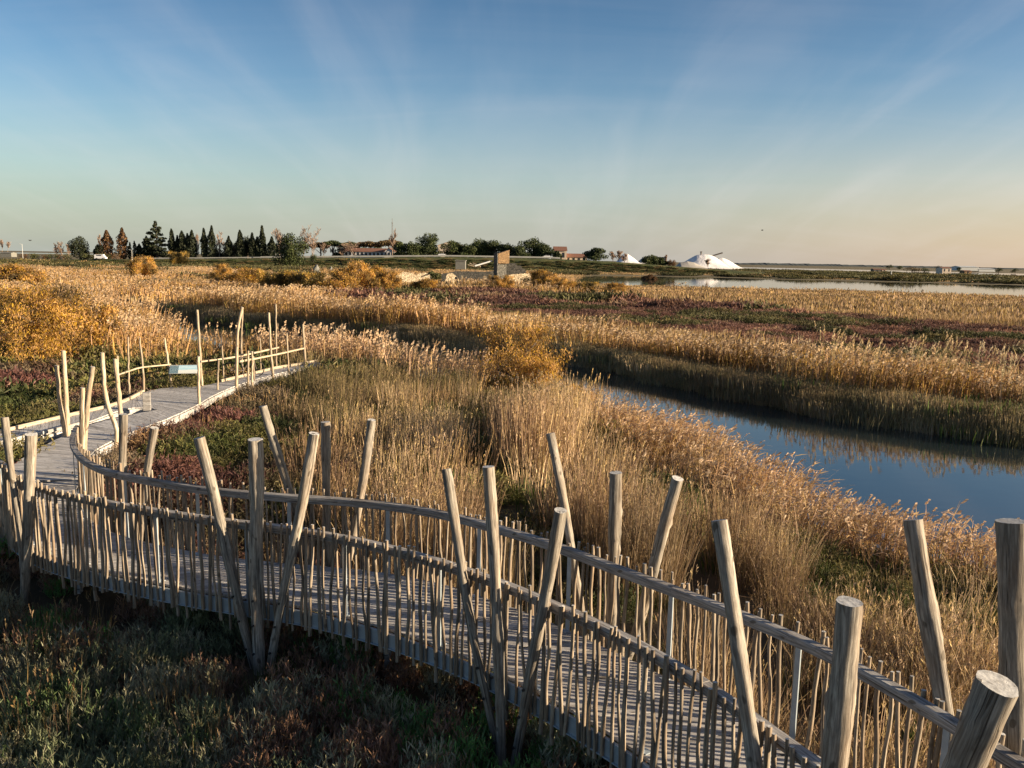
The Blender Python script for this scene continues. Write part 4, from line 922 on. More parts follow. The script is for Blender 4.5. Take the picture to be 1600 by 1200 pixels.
for a in [
 (62, 446, 190, 568, 0, 'big orange yellow tamarisk at the left edge, nearest of the marsh shrubs'),
 (150, 478, 70, 560, 4, 'bushy golden tamarisk joined to the right side of the big orange one'),
 (20, 452, 110, 530, 4, 'tall golden tamarisk behind the left half of the big orange one'),
 (-30, 432, 130, 520, 1, 'golden tamarisk cut by the left edge behind the big orange one'),
 (822, 506, 150, 618, 1, 'golden tamarisk in the centre standing in the reeds before the canal'),
 (893, 560, 66, 606, 4, 'small orange tamarisk just right of the central golden one'),
 (20, 404, 80, 450, 2, 'faded orange tamarisk far off near the left edge'),
 (226, 403, 44, 438, 4, 'round orange tamarisk standing alone left of the fence poles, far off'),
 (283, 394, 26, 416, 3, 'small pale yellow bush below the dark cypresses'),
 (375, 419, 62, 452, 2, 'wide yellow orange tamarisk left of the long shrub row'),
 (345, 414, 30, 440, 4, 'small tamarisk touching the left side of the wide yellow one'),
 (437, 424, 55, 460, 3, 'olive brown tamarisk at the left end of the long shrub row'),
 (483, 424, 55, 462, 3, 'dull green and yellow tamarisk, second in the long shrub row'),
 (520, 424, 60, 463, 2, 'bright orange tamarisk in the middle of the long shrub row'),
 (560, 412, 62, 462, 4, 'tall orange tamarisk rising above the long shrub row'),
 (588, 418, 48, 460, 2, 'golden tamarisk on the right shoulder of the tallest shrub'),
 (606, 426, 40, 462, 4, 'orange tamarisk hiding the left end of the ruined stone wall'),
 (668, 436, 44, 460, 2, 'yellow tamarisk in front of the ruined stone wall'),
 (782, 432, 40, 460, 4, 'vivid orange tamarisk under the ruined tower'),
 (845, 424, 46, 452, 2, 'pale orange tamarisk right of the ruins'),
 (876, 434, 36, 458, 4, 'low orange tamarisk near the left end of the lake'),
 (745, 402, 12, 416, 2, 'tiny orange bush on the embankment side of the ruins'),
 (912, 440, 40, 458, 3, 'low dull yellow bush by the lake shore left of the reed islet'),
 (955, 442, 40, 460, 2, 'low golden bush on the lake shore below the reed islet'),
]: place_shrub(*a)
def round_bush(cx, ytop, wpx, ybase, label, mat='bush', zb=-.9, name='bush', group=None, cat='bush', n=2500, D=None):
    b = at_z(cx, ybase, zb) if D is None else at_y(cx, ybase, D); m = b[1] / F; W = wpx * m / 2; H = (ybase - ytop) * m; o = empty(name, tuple(map(float, b)), label, cat, group)
    bl = [((random.uniform(-.6, .6) * W, random.uniform(-.4, .4) * W, H * random.uniform(.25, .65)), (W * random.uniform(.3, .5), W * .45, H * random.uniform(.28, .4)), 1) for _ in range(7)]
    P, k = blob_pts(n, bl, .4); P[:, 2] = np.abs(P[:, 2]); me = np_mesh('foliage', [cloud_leaves(P, max(.16, W * .10), .4, 1.5)], [M[mat]]); link(bpy.data.objects.new('foliage', me), o)
    mb = MB(); [mb.tube([(0, 0, -.1), (random.uniform(-.4, .4) * W, 0, H * .5)], .04, 4) for _ in range(4)]; mb.build('branches', M['bark'], o); return o
round_bush(678, 423, 36, 441, 'dark green bush between the two pieces of ruined stone wall')
tuft = round_bush(1015, 428, 26, 438, 'round brown reed islet standing in the lake', 'poplar', -1.4, 'reed_islet', None, 'reed islet')

# ------------------------------------------------------------------ embankment, road and guard rail (about 400 m away)
ED = 400.0
ex = [-200, 0, 100, 250, 400, 600, 700, 850, 950, 1050, 1120, 1200]; ey = [400, 404.5, 405.5, 404.8, 403.6, 402.2, 401.6, 404.2, 408.2, 415.5, 421, 426]
def emb_z(px): return float(np.clip(CAM[2] - (np.interp(px, ex, ey) - yh(px)) * ED / F, -1.2, 9))
def px_x(px, Y): return float(at_y(px, yh(px), Y)[0])
mb = MB(); xs = np.arange(-260, 1201, 10.0); prof = []
for px in xs:
    z = emb_z(px); X = px_x(px, ED); h = z + 1.2; prof.append([(X, ED - 1 - h * 2.2, -1.3), (X, ED - 1, z - .3), (X, ED, z), (X * 1.15, ED + 75, z - .4), (X * 1.2, ED + 95, -1.3)])
n = len(prof); V = [p for row in prof for p in row]; fs = [(i * 5 + j, (i + 1) * 5 + j, (i + 1) * 5 + j + 1, i * 5 + j + 1) for i in range(n - 1) for j in range(4)]
mb.add(V, fs)
def emb_mat():
    m = NM('embankment_grass'); tcn = m.n('ShaderNodeTexCoord').outputs['Object']; n = m.noise(m.map(tcn, (.12, .3, .5)), 1, 6, .7)
    m.col(m.ramp(n, [(.3, (.03, .042, .016)), (.5, (.065, .075, .028)), (.7, (.16, .12, .05))])); m.rough(.95); m.bump(n, 1, .6); return m.m
tag(mb.build('embankment', emb_mat()), kind='structure')
mb = MB(); V = []
for px in xs: z = emb_z(px); V += [(px_x(px, ED + .8), ED + .8, z + .02), (px_x(px, ED + 8.5), ED + 8.5, z + .02 - .03)]
mb.add(V, [(2 * i, 2 * i + 2, 2 * i + 3, 2 * i + 1) for i in range(n - 1)]); tag(mb.build('road', M['asphalt']), kind='structure')
gr = empty('guard_rail', (px_x(500, ED), ED, emb_z(500)), 'long pale guard rail along the raised road on the embankment', 'guard rail'); LO = np.array(gr.location); mb = MB()
gx = np.arange(215, 880, 12.0)
for a_, b_ in zip(gx[:-1], gx[1:]):
    za, zb = emb_z(a_), emb_z(b_); A = np.array([px_x(a_, ED + .4), ED + .4, za]); B = np.array([px_x(b_, ED + .4), ED + .4, zb]); hh = .95 if a_ > 395 else .7
    V = [A + [0, -.08, .25], B + [0, -.08, .25], B + [0, -.08, hh], A + [0, -.08, hh], A + [0, .08, .25], B + [0, .08, .25], B + [0, .08, hh], A + [0, .08, hh]]
    mb.add(V, [(0, 1, 2, 3), (5, 4, 7, 6), (3, 2, 6, 7), (0, 4, 5, 1)])
mb.build('rail', M['barrier'], gr, loc=LO)
for g_ in gx[::1]: mb = MB(); z = emb_z(g_); mb.box((px_x(g_, ED + .5), ED + .6, z + .3), (.1, 0, 0), (0, .08, 0), (0, 0, .45)); mb.build('post', M['barrier'], gr, loc=LO)
# embankment scrub
scx = []; n = 2200; pxs = rng.uniform(-150, 1130, n); t = rng.random(n); zt = np.array([emb_z(p) for p in pxs]); hh = zt + 1.2
yy = ED - 1 - hh * 2.2 * (1 - t * .85); z = -1.3 + (zt + 1) * t * .85; xx = np.array([px_x(p, ED) for p in pxs]); tint = np.array([(.045, .06, .02), (.08, .085, .03), (.15, .11, .05)])[(rng.random(n) ** 1.3 * 3).astype(int)]
scatter('embankment_scrub', K['scrub'][3] + K['short'][3], np.stack([xx, yy, z], -1), np.c_[np.zeros((n, 2)), rng.uniform(0, 6.28, n)], np.repeat(rng.uniform(.3, .6, (n, 1)), 3, 1) * np.array([1, 1, 1.1]), rng.integers(0, 4, n), tint, 'dark green scrub covering the slope of the far road embankment')

# ------------------------------------------------------------------ trees on and behind the embankment
def far_base(px, D, ybase=None):
    
    X = px_x(px, D); 
    if ybase is not None: return np.array([X, D, float(CAM[2] - (ybase - yh(px)) * D / F)])
    z = emb_z(px) - .4 if D < ED + 70 else -1.0
    return np.array([X, D, z])
def tree_root(name, b, label, cat, group): return empty(name, tuple(map(float, b)), label, cat, group)
def finish(root, foliage, mat, trunk_mb, tm='bark', tname='trunk'):
    if foliage is not None:
        me = np_mesh('crown', [foliage], [M[mat]]); link(bpy.data.objects.new('crown', me), root)
    trunk_mb.build(tname, M[tm], root)
def cypress(px, ytop, wpx, label, D=412, mat='cypress', name='cypress', thin=False, group='cypresses on the far embankment', ybase=None):
    b = far_base(px, D, ybase); m = D / F; H = CAM[2] - (ytop - yh(px)) * m - b[2]; W = wpx * m / 2 * 1.25; n = 1900 if not thin else 500; r = tree_root(name, b, label, 'tree', group)
    t = rng.random(n) ** .85; ph = random.uniform(0, 6); prof = np.interp(t, [0, .08, .35, .7, 1], [.45, .8, 1, .68, .06]) * (1 + .18 * np.sin(t * 15 + ph)); a = rng.uniform(0, 6.28, n); rr = W * prof * rng.uniform(.35, 1.12, n) * (1 + .15 * np.sin(3 * a + ph + 8 * t))
    lean = random.uniform(-.02, .02) * H
    P = np.stack([rr * np.cos(a) + lean * t, rr * np.sin(a), H * (.04 + .96 * t)], -1); mb = MB(); mb.tube([(0, 0, -.5), (lean * .5, 0, H * .5), (lean * .9, 0, H * .9)], [.3, .2, .06], 6); finish(r, cloud_leaves(P, .8 if not thin else .6, 1.6, 1.7), mat, mb); return r
def pine(px, ytop, wpx, label, D=415, mat='pine', flat=.5, name='pine', group='pines along the far road', trunk_h=.35, n=4600, ybase=None, dome=False):
    b = far_base(px, D, ybase); m = D / F; H = CAM[2] - (ytop - yh(px)) * m - b[2]; W = wpx * m / 2 * 1.15; r = tree_root(name, b, label, 'tree', group); c0 = H * trunk_h; hh = H - c0; bl = []
    N_ = 15 if not dome else 14
    for i in range(N_):
        a = random.uniform(0, 6.28); q = math.sqrt(random.random()) * .70; z = c0 + hh * (random.uniform(.10, .80) * (1 - .35 * q * q)) if not dome else c0 + hh * (.35 + .38 * (1 - q * q)); k = random.uniform(.34, .5)
        bl.append(((W * q * math.cos(a) * 1.0, W * q * math.sin(a), z), (W * k, W * k, hh * random.uniform(.2, .3)), k))
    bl.append(((0, 0, H - hh * .25), (W * .4, W * .4, hh * .25), .4)); P, kk = blob_pts(n, bl, .35); rv = np.clip(rng.random(n) * .6 + .4 * (P[:, 0] / W + 1) / 2 * 0 + rng.random(len(bl))[kk] * .4, 0, 1)
    mb = MB(); mb.tube([(0, 0, -.5), (.1 * W, 0, H * .3), (0, 0, H * .75)], [.45, .35, .12], 7)
    for bb in bl[:6]: mb.tube([(0.05 * W, 0, H * .3), tuple(bb[0])], [.2, .07], 5)
    finish(r, cloud_leaves(P, max(.5, W * .075), .5, 1.35, rv), mat, mb); return r
def cedar(px, ytop, wpx, label, D=412):
    b = far_base(px, D); m = D / F; H = CAM[2] - (ytop - yh(px)) * m - b[2]; W = wpx * m / 2; r = tree_root('cedar', b, label, 'tree', None); bl = []; mb = MB(); mb.tube([(0, 0, -.5), (.3, 0, H * .5), (0, 0, H * .97)], [.5, .35, .06], 7)
    for i in range(26):
        t = i / 25; z = H * (.12 + .84 * t); L_ = W * np.interp(t, [0, .25, .6, 1], [.85, 1.0, .72, .12]) * random.uniform(.65, 1.15); a = i * 2.4 + random.uniform(-.3, .3); c = (L_ * .62 * math.cos(a), L_ * .62 * math.sin(a), z)
        bl.append((c, (L_ * .48, L_ * .48, H * .022 + .3), L_)); mb.tube([(0, 0, z - .8), c], [.12, .05], 4)
    bl.append(((0, 0, H * .96), (.6, .6, H * .05), W * .15)); P, k = blob_pts(2600, bl, .5); finish(r, cloud_leaves(P, .9, .2, 1.6), 'cypress', mb)
def bare(px, ytop, wpx, label, D=418, seed=1, name='bare_tree', group='leafless trees along the far road', up=.8, ybase=None, tm='birch', wmin=.05, lv=4, trunk=.15):
    b = far_base(px, D, ybase); m = D / F; H = CAM[2] - (ytop - yh(px)) * m - b[2]; W = wpx * m / 2; br = branches(1.0, .55, lv, seed, 9, up, .022, trunk); A = np.array([p for pts, _, _ in br for p in pts]); sx = W / np.abs(A[:, :2]).max(); sz = H / A[:, 2].max()
    S = np.array([sx, sx, sz]); r = tree_root(name, b, label, 'tree', group); mb = MB(); mt = MB()
    for pts, rad, l_ in br:
        q = [p * S for p in pts]; rr = [max(rad * sz * (1 - .15 * i), wmin) for i in range(5)]
        (mt if l_ == lv else mb).tube(q, rr, 3 if l_ < lv else 6)
    mb.build('twigs', M['twig'], r); mt.build('trunk', M[tm], r); return r
bare(3, 374, 9, 'leafless tree at the far left edge of the horizon', 600, 2, ybase=394); bare(12, 377, 12, 'leafless tree second from the left edge on the horizon', 600, 3, ybase=394)
bare(88, 377, 12, 'bare tree, left one of three small ones left of the dark conifer', 520, 4); bare(98, 377, 12, 'bare tree, middle one of three small ones left of the dark conifer', 520, 5); bare(107, 380, 10, 'bare tree, right one of three small ones left of the dark conifer', 520, 6)
pine(124, 369, 26, 'dark broad conifer standing alone at the left of the tree line', 410, 'cypress', trunk_h=.05, name='conifer', group=None)
pine(154, 381, 15, 'small round dark tree left of the two brownish poplars', 410, 'cypress', trunk_h=.05, name='dark_tree', group=None)
cypress(168, 361, 17, 'broad brown and dark poplar, left one of two', mat='poplar', name='poplar', group='brownish poplars'); cypress(192, 357, 14, 'narrow brown leaved poplar, right one of two', mat='poplar', name='poplar', group='brownish poplars')
bare(157, 366, 8, 'thin bare poplar just left of the broad brown one', 425, 7); cypress(203, 379, 5, 'very thin sparse conifer right of the brown poplars', thin=True, name='thin_conifer', group=None); cypress(211, 377, 6, 'thin sparse conifer left of the small cypresses', thin=True, name='thin_conifer', group=None)
cypress(218, 382, 9, 'lowest cypress left of the spreading cedar'); cypress(229, 370, 12, 'cypress touching the left side of the spreading cedar'); cedar(245, 347, 40, 'large spreading dark cedar, tallest tree of the line')
for px, yt, w_, l in ((269.5, 359, 9, 'slender cypress first to the right of the cedar'), (277.5, 369, 7, 'short narrow cypress second to the right of the cedar'), (285.5, 362, 12, 'thick cypress third to the right of the cedar'), (293.5, 366, 8, 'cypress squeezed between two thicker ones right of the cedar'), (301, 361, 12, 'thick cypress ending the dense row right of the cedar'),
    (320, 358, 9, 'cypress with brown right side, left one of the tall pair'), (331, 354, 10, 'tall pointed cypress, right one of the tall pair'), (358, 370, 10, 'short dark cypress between bare trees'), (376, 361, 11, 'pointed cypress at the left of the dark clump'), (395, 365, 10, 'cypress at the right of the dark clump'), (411, 354, 9, 'tall isolated narrow cypress right of the dark clump'), (425, 371, 11, 'short cypress beside the big round pine'), (403, 371, 7, 'small cypress just left of the tall isolated one')):
    cypress(px, yt, w_, l)
pine(386, 368, 30, 'dense dark evergreen filling the gap between two pointed cypresses', 418, 'cypress', trunk_h=.05, name='evergreen', group=None)
pine(262, 392, 22, 'low dark hedge tree under the first cypresses', 408, 'cypress', trunk_h=.02, name='evergreen', group=None)
for i, (px, yt, w_, l) in enumerate(((309, 365, 14, 'bare tree between the dense cypress row and the tall pair'), (342, 361, 20, 'bare tree right of the tallest pointed cypress'), (351, 377, 14, 'small bare tree low between cypresses'), (364, 381, 14, 'tiny bare tree before the dark clump'), (391, 380, 13, 'pale bare tree in front of the dark clump'), (437, 357, 24, 'bare tree behind the big round pine'), (474, 357, 30, 'wide bare tree, left of the biggest leafless one'), (489, 351, 40, 'biggest leafless tree with many fine upright branches'), (613, 357, 18, 'narrow reddish bare tree below the radio mast'), (555, 376, 46, 'low leafless tree spreading before the umbrella pines'), (536, 384, 18, 'small leafless tree left of the white house'), (505, 378, 26, 'brownish leafless tree beside the round pine'))):
    bare(px, yt, w_, l, 424 if i > 4 else 418, 20 + i)
pine(455, 364, 44, 'big round dark green pine standing in front of the embankment', 352, 'pine', trunk_h=.0, n=6500, ybase=414, group=None)
for px, yt, w_, D_, l in ((340, 388, 30, 430, 'low dark evergreen behind the tall cypress pair'), (372, 380, 26, 424, 'dark evergreen filling the left of the dark clump'), (412, 382, 26, 426, 'dark evergreen low behind the tall isolated cypress'), (436, 378, 26, 428, 'dark evergreen just left of the big round pine'), (530, 386, 26, 452, 'low dark pine left end behind the white house'), (560, 383, 36, 460, 'low dark pine behind the left half of the white house'), (590, 383, 36, 460, 'low dark pine behind the right half of the white house'), (654, 384, 26, 414, 'low dark pine between the lighter and the domed one'), (716, 383, 30, 420, 'dark pine in the middle of the row left of the tower'), (740, 379, 28, 420, 'dark pine behind the round one left of the tower'), (762, 379, 28, 420, 'dark pine just left above the ruined tower'), (845, 378, 28, 418, 'dark pine joined to the highest broad one'), (240, 380, 26, 420, 'dark evergreen under the left branches of the cedar'), (285, 380, 34, 420, 'dark evergreen low behind the dense cypress row')):
    pine(px, yt, w_, l, D_, 'cypress' if px < 500 else 'pine', trunk_h=0, n=2600, group='dark evergreens filling the tree line', name='evergreen')
round_bush(490, 394, 12, 410, 'small green bush at the foot of the big round pine', 'pine', D=380)
for px, yt, w_, mt, l in ((519, 376, 30, 'pine', 'dark umbrella pine left of the white house'), (500, 379, 30, 'umbrella', 'brownish umbrella pine behind the leafless tree'), (547, 378, 34, 'pine', 'dark umbrella pine over the left end of the white house'), (577, 377, 40, 'umbrella', 'wide brown umbrella pine over the white house'), (610, 375, 40, 'umbrella', 'brown umbrella pine under the radio mast')):
    pine(px, yt, w_, l, 445, mt, trunk_h=.45, name='umbrella_pine', group='umbrella pines behind the white house', dome=True)
for px, yt, w_, D, th, l in ((626, 378, 24, 405, 0, 'lighter green pine touching the white gable'), (642, 377, 26, 405, 0, 'lighter green pine, second right of the white gable'), (668, 364, 36, 412, .1, 'tall domed dark pine left of the white car'), (672, 382, 38, 410, 0, 'wide dark pine filling in below the domed one'),
    (705, 377, 30, 412, 0, 'pine in front of the pale gabled roof'), (728, 381, 28, 412, 0, 'low pine right of the pale gabled roof'), (750, 373, 22, 415, 0, 'taller round pine left of the ruined tower'), (772, 375, 34, 415, 0, 'broad pine directly above the ruined tower'), (793, 380, 26, 412, 0, 'pine behind the lit side of the ruined tower'),
    (812, 384, 26, 408, 0, 'light green pine right of the ruined tower'), (832, 373, 44, 415, 0, 'highest broad pine right of the tower'), (851, 383, 26, 412, 0, 'pine sloping down towards the cream house'), (870, 392, 16, 408, 0, 'small dark pine in front of the cream house'), (930, 387, 38, 412, .12, 'separate dark pine between the low shed and the small salt heap'), (1018, 398, 30, 412, 0, 'dark pine left of the grey heap before the salt'), (1034, 402, 18, 412, 0, 'small pine leaning against the salt side bush')):
    pine(px, yt, w_, l, D, trunk_h=th, n=4200)
for i, (px, yt, w_, l) in enumerate(((958, 393, 16, 'bare brown bush left of the small salt heap'), (966, 391, 16, 'bare tree in front of the small salt heap'), (976, 396, 14, 'brown leafless bush at the right foot of the small salt heap'), (1041, 398, 8, 'thin bare tree beside the grey heap'), (1106, 404, 11, 'bare tree in front of the big white salt heap'))):
    bare(px, yt, w_, l, 412, 50 + i, wmin=.08, ybase=None if px < 1050 else 417, group='leafless trees by the salt heaps')
round_bush(1050, 405, 16, 418, 'rust brown bush left of the grey heap', 'poplar', D=410)
for i in range(16):
    px = 40 + i * 9.5 + random.uniform(-3, 3)
    if abs(px - 124) < 12: continue
    round_bush(px, 396 + random.uniform(-3, 2), 18, 407, 'low dark bush in the hedge under the left trees', 'bush' if i % 3 else 'poplar', -1.2, 'hedge_bush', 'low hedge bushes at the left of the embankment', 'bush', 500, 404)

# ------------------------------------------------------------------ houses, heaps, cars, poles
def box_w(mb, x0, x1, y0, y1, z0, z1, mi=0): mb.box(((x0 + x1) / 2, (y0 + y1) / 2, (z0 + z1) / 2), ((x1 - x0) / 2, 0, 0), (0, (y1 - y0) / 2, 0), (0, 0, (z1 - z0) / 2), mi)
def house(px0, px1, yeave, yridge, ybase, D, depth, label, wall='white_wall', roof='roof', nwin=0, gable=False, name='house', along=True, door=False):
    pc = (px0 + px1) / 2; b = far_base(pc, D, ybase); m = D / F; X0, X1 = px_x(px0, D), px_x(px1, D); ze = CAM[2] - (yeave - yh(pc)) * m; zr = CAM[2] - (yridge - yh(pc)) * m; o = empty(name, tuple(map(float, b)), label, 'building'); LO = np.array(o.location); z0 = b[2] - 1
    mb = MB()
    if along:   # ridge parallel to the front
        ym = D + depth / 2; mb.add([(X0, D, z0), (X1, D, z0), (X1, D, ze), (X0, D, ze), (X0, D + depth, z0), (X1, D + depth, z0), (X1, D + depth, ze), (X0, D + depth, ze), (X0, ym, zr), (X1, ym, zr)], [(0, 1, 2, 3), (5, 4, 7, 6), (4, 0, 3, 8, 7), (1, 5, 6, 9, 2)])
        mb.build('walls', M[wall], o, loc=LO); mb = MB(); e = .4; k = .15
        for s0, y_, yy in ((0, D - e, ym), (1, D + depth + e, ym)):
            A = [(X0 - e, y_, ze - .1), (X1 + e, y_, ze - .1), (X1 + e, yy, zr + .05), (X0 - e, yy, zr + .05)]; B = [(x, y, z + k) for x, y, z in A]; mb.add(A + B, [(0, 1, 2, 3), (7, 6, 5, 4), (0, 4, 5, 1), (1, 5, 6, 2), (2, 6, 7, 3), (3, 7, 4, 0)])
        mb.build('roof', M[roof], o, loc=LO)
    else:
        xm = (X0 + X1) / 2; mb.add([(X0, D, z0), (X1, D, z0), (X1, D, ze), (xm, D, zr), (X0, D, ze), (X0, D + depth, z0), (X1, D + depth, z0), (X1, D + depth, ze), (xm, D + depth, zr), (X0, D + depth, ze)], [(0, 1, 2, 3, 4), (6, 5, 9, 8, 7), (5, 0, 4, 9), (1, 6, 7, 2)])
        mb.build('walls', M[wall], o, loc=LO); mb = MB(); e = .4; k = .15
        for xa, za, xb in ((X0 - e, ze - .2, xm), (X1 + e, ze - .2, xm)):
            A = [(xa, D - e, za), (xb, D - e, zr + .05), (xb, D + depth, zr + .05), (xa, D + depth, za)]; B = [(x, y, z + k) for x, y, z in A]; mb.add(A + B, [(0, 1, 2, 3), (7, 6, 5, 4), (0, 4, 5, 1), (1, 5, 6, 2), (2, 6, 7, 3), (3, 7, 4, 0)])
        mb.build('roof', M[roof], o, loc=LO)
    zb = b[2]
    for i in range(nwin):
        xc = X0 + (X1 - X0) * (i + .5) / nwin; h = ze - zb; mb = MB(); box_w(mb, xc - .55, xc + .55, D - .06, D + .05, zb + h * .25, zb + h * .8); mb.build('window', M['dark'], o, loc=LO)
    return o
house(538, 606, 393.5, 388.5, 401, 430, 9, 'long low white house with a dark red roof and many windows', nwin=11)
house(600, 616, 393, 388.5, 401, 425, 8, 'white gable end house at the right end of the long low house', nwin=3, along=False)
house(684, 722, 384, 378, 400, 470, 14, 'pale gabled building mostly hidden behind pines', 'cream', 'roof', 0, along=False)
house(866, 885, 392, 386, 406, 425, 12, 'cream house with a dark roof beside the pines', 'cream', 'roof', 2)
house(884, 917, 402, 397, 408, 430, 10, 'long low cream shed with brown roof right of the cream house', 'cream', 'roof', 4)
for a in ((1501, 1529, 417.5, 416, 421.5, 900, 20, 'pale flat warehouse on the right horizon', 'pale', 'pale', 0, False, 'warehouse'),
          (1530, 1556, 420.5, 419.5, 423, 900, 20, 'lower pale shed right of the warehouse', 'pale', 'pale', 0, False, 'warehouse'),
          (1473, 1487, 419, 417.5, 426, 800, 12, 'narrow tall cream building on the far shore', 'cream', 'roof', 2, False, 'house'),
          (1508, 1519, 423.5, 422.5, 428, 700, 8, 'tiny brown hut on the far shore', 'ochre', 'roof', 1, False, 'hut'),
          (1366, 1377, 421, 420, 423.5, 900, 8, 'dark low hut left of the lone round tree', 'dark_shade_stone', 'roof', 1, False, 'hut'),
          (1379, 1386, 421.5, 420.5, 424, 900, 8, 'small cream hut under the lone round tree', 'cream', 'roof', 1, False, 'hut'),
          (0, 17, 395, 394, 399.5, 700, 8, 'low grey shed at the left edge of the horizon', 'concrete', 'concrete', 0, False, 'shed')): house(*a)
for px, yt, w_, yb, l in ((1390, 413.5, 12, 420, 'lone round dark tree on the far right shore'), (1406, 415, 8, 420, 'small dark tree right of the lone round one'), (1467, 414.5, 10, 422, 'dark tree left of the narrow cream building'), (1561, 418, 11, 425, 'round dark tree right of the low pale shed'), (1425, 417, 26, 424, 'wide brownish grove on the far right shore'), (1587, 419, 12, 425, 'small dark tree near the right edge of the horizon'), (1445, 418, 16, 424, 'dark grove left of the tall cream building'), (1498, 417, 7, 423, 'small tree at the left end of the warehouse')):
    pine(px, yt, w_, l, 850, trunk_h=0, n=500, ybase=yb, name='far_tree', group='trees on the far right shore', mat='umbrella' if 'brown' in l else 'pine')
# wooded ridge on the horizon
mb = MB(); V = []; xs = np.arange(1030, 1900, 3.0); D = 2600
for i, px in enumerate(xs):
    y = np.interp(px, [1030, 1150, 1200, 1300, 1360, 1450, 1600, 1900], [415, 411.3, 411.0, 413.0, 414.6, 416.3, 419.5, 424]) + random.uniform(-.5, .4); X = px_x(px, D); z = CAM[2] - (y - yh(px)) * D / F
    V += [(X, D - 60, -3), (X, D, z), (X, D + 120, z * .8), (X, D + 240, -3)]
mb.add(V, [(i * 4 + j, (i + 1) * 4 + j, (i + 1) * 4 + j + 1, i * 4 + j + 1) for i in range(len(xs) - 1) for j in range(3)])
tag(mb.build('hills', simple('far_woods', (.045, .06, .065), 1, 0, .02, .3)), kind='structure')
def heap(prof, D, label, mat='salt', cat='salt heap', seed=0, name='salt_heap', sharp=1.0, ybase=418):
    """prof: crest pixels; a ridge shaped cone field with real depth"""
    xs = [p[0] for p in prof]; x0, x1 = xs[0], xs[-1]; m = D / F; n = 48; pc = (x0 + x1) / 2; b = far_base(pc, D, ybase); V = []; hw = (x1 - x0) / 2 * m; nd = 22
    for i in range(n + 1):
        px = x0 + (x1 - x0) * i / n; yt = np.interp(px, xs, [p[1] for p in prof]); zt = CAM[2] - (yt - yh(px)) * m; h = max(zt - b[2], 0)
        for j in range(nd + 1):
            v = (j / nd) * 2 - 1; X = px_x(px, D); rid = (float(vnoise(i * .9, j * 1.3, 4.0, seed)) - .5) * .03; z = h * max(0, 1 - (v * v + .003) ** .5 + rid * (1 - abs(v))); V.append((X - b[0], v * hw * .9, z - (1 if j in (0, nd) else 0)))
    mb = MB(); mb.add(V, [(i * (nd + 1) + j, (i + 1) * (nd + 1) + j, (i + 1) * (nd + 1) + j + 1, i * (nd + 1) + j + 1) for i in range(n) for j in range(nd)]); o = mb.build(name, M[mat], None, True); o.location = tuple(map(float, b)); return tag(o, label, cat, 'heaps of harvested salt')
heap([(1056, 418), (1063, 413.5), (1071, 407.5), (1079, 402.2), (1086, 398.6), (1092, 397), (1099, 396.5), (1106, 397), (1113, 399), (1120, 402.8), (1127, 407.8), (1133, 412.8), (1139, 418)], 620, 'large bright white salt heap, biggest on the horizon', ybase=418)
heap([(1108, 417), (1116, 405), (1122, 402.4), (1129, 402.2), (1137, 405.5), (1147, 411.5), (1158, 418)], 700, 'greyish white salt heap behind the right foot of the biggest one', ybase=418.5)
heap([(960, 412), (973, 397), (980, 396), (990, 403), (1001, 412)], 560, 'small peach coloured salt heap left of the pines', 'salt', ybase=411)
heap([(1054, 418), (1062, 409.5), (1074, 407.8), (1084, 409.5), (1102, 418)], 560, 'dirty grey heap in front of the biggest white salt heap', 'dirtysalt', 'heap', ybase=418.5)
heap([(996, 409), (1004, 402), (1012, 401), (1024, 409)], 620, 'dark grey heap half hidden behind a pine', 'dirtysalt', 'heap', ybase=412)
# conveyor above the heaps
D = 660; A = at_y(1112, 400, D); B = at_y(1129, 395, D); o = empty('conveyor', tuple(map(float, A)), 'slanting conveyor arm sticking up behind the white salt heap', 'conveyor'); LO = np.array(o.location); mb = MB()
mb.tube([A, B], .55, 6); mb.build('arm', M['iron'], o, loc=LO); mb = MB(); C0 = at_y(1095.5, 393.5, 620); mb.tube([C0 - [0, 0, 3], C0], .5, 6); mb.box(C0, (.7, 0, 0), (0, .5, 0), (0, 0, .3)); mb.build('mast_head', M['iron'], o, loc=LO); mb = MB(); mb.tube([A, A - [2, 0, 9]], .4, 5); mb.build('leg', M['iron'], o, loc=LO)
def car(px, ybase, label, D=404, flip=1, van=False):
    b = far_base(px, D + 2); b[2] = emb_z(px) + .02; o = empty('parked_car' if van else 'car', tuple(map(float, b)), label, 'van' if van else 'car'); h = 2.1 if van else 1.45; pr = [(-2.1, .35), (-2.15, .8), (-1.9, .95), (-1.3, h * .97), (.3, h), (1.1, .95), (2.0, .78), (2.15, .4)] if not van else [(-2.3, .35), (-2.3, 2.0), (1.2, 2.1), (1.8, 1.2), (2.3, 1.0), (2.35, .4)]
    mb = MB(); n = len(pr); V = [(flip * x, s * .85 * (.86 if z > 1.1 else 1), z) for s in (-1, 1) for x, z in pr]; mb.add(V, [tuple(range(n))[::-1], tuple(range(n, 2 * n))] + [(i, (i + 1) % n, n + (i + 1) % n, n + i) for i in range(n)]); mb.build('body', M['carw'], o)
    mb = MB(); mb.box((-flip * .35, 0, h * .80), (.95, 0, 0), (0, .80, 0), (0, 0, .19)); mb.build('windows', M['dark'], o)
    for x in (-1.3, 1.3):
        for s in (-.8, .8): mb = MB(); mb.tube([(x, s - .1, .33), (x, s + .1, .33)], .33, 14); mb.build('wheel', M['tyre'], o)
    o.scale = (1.15, 1.15, 1.15)
car(692, 402, 'white car driving on the raised road left of the ruined tower'); car(853, 406, 'white car on the raised road below the pines, right of the tower', flip=-1); car(157, 404, 'white van parked under the small dark tree at the left', 396, 1, True)
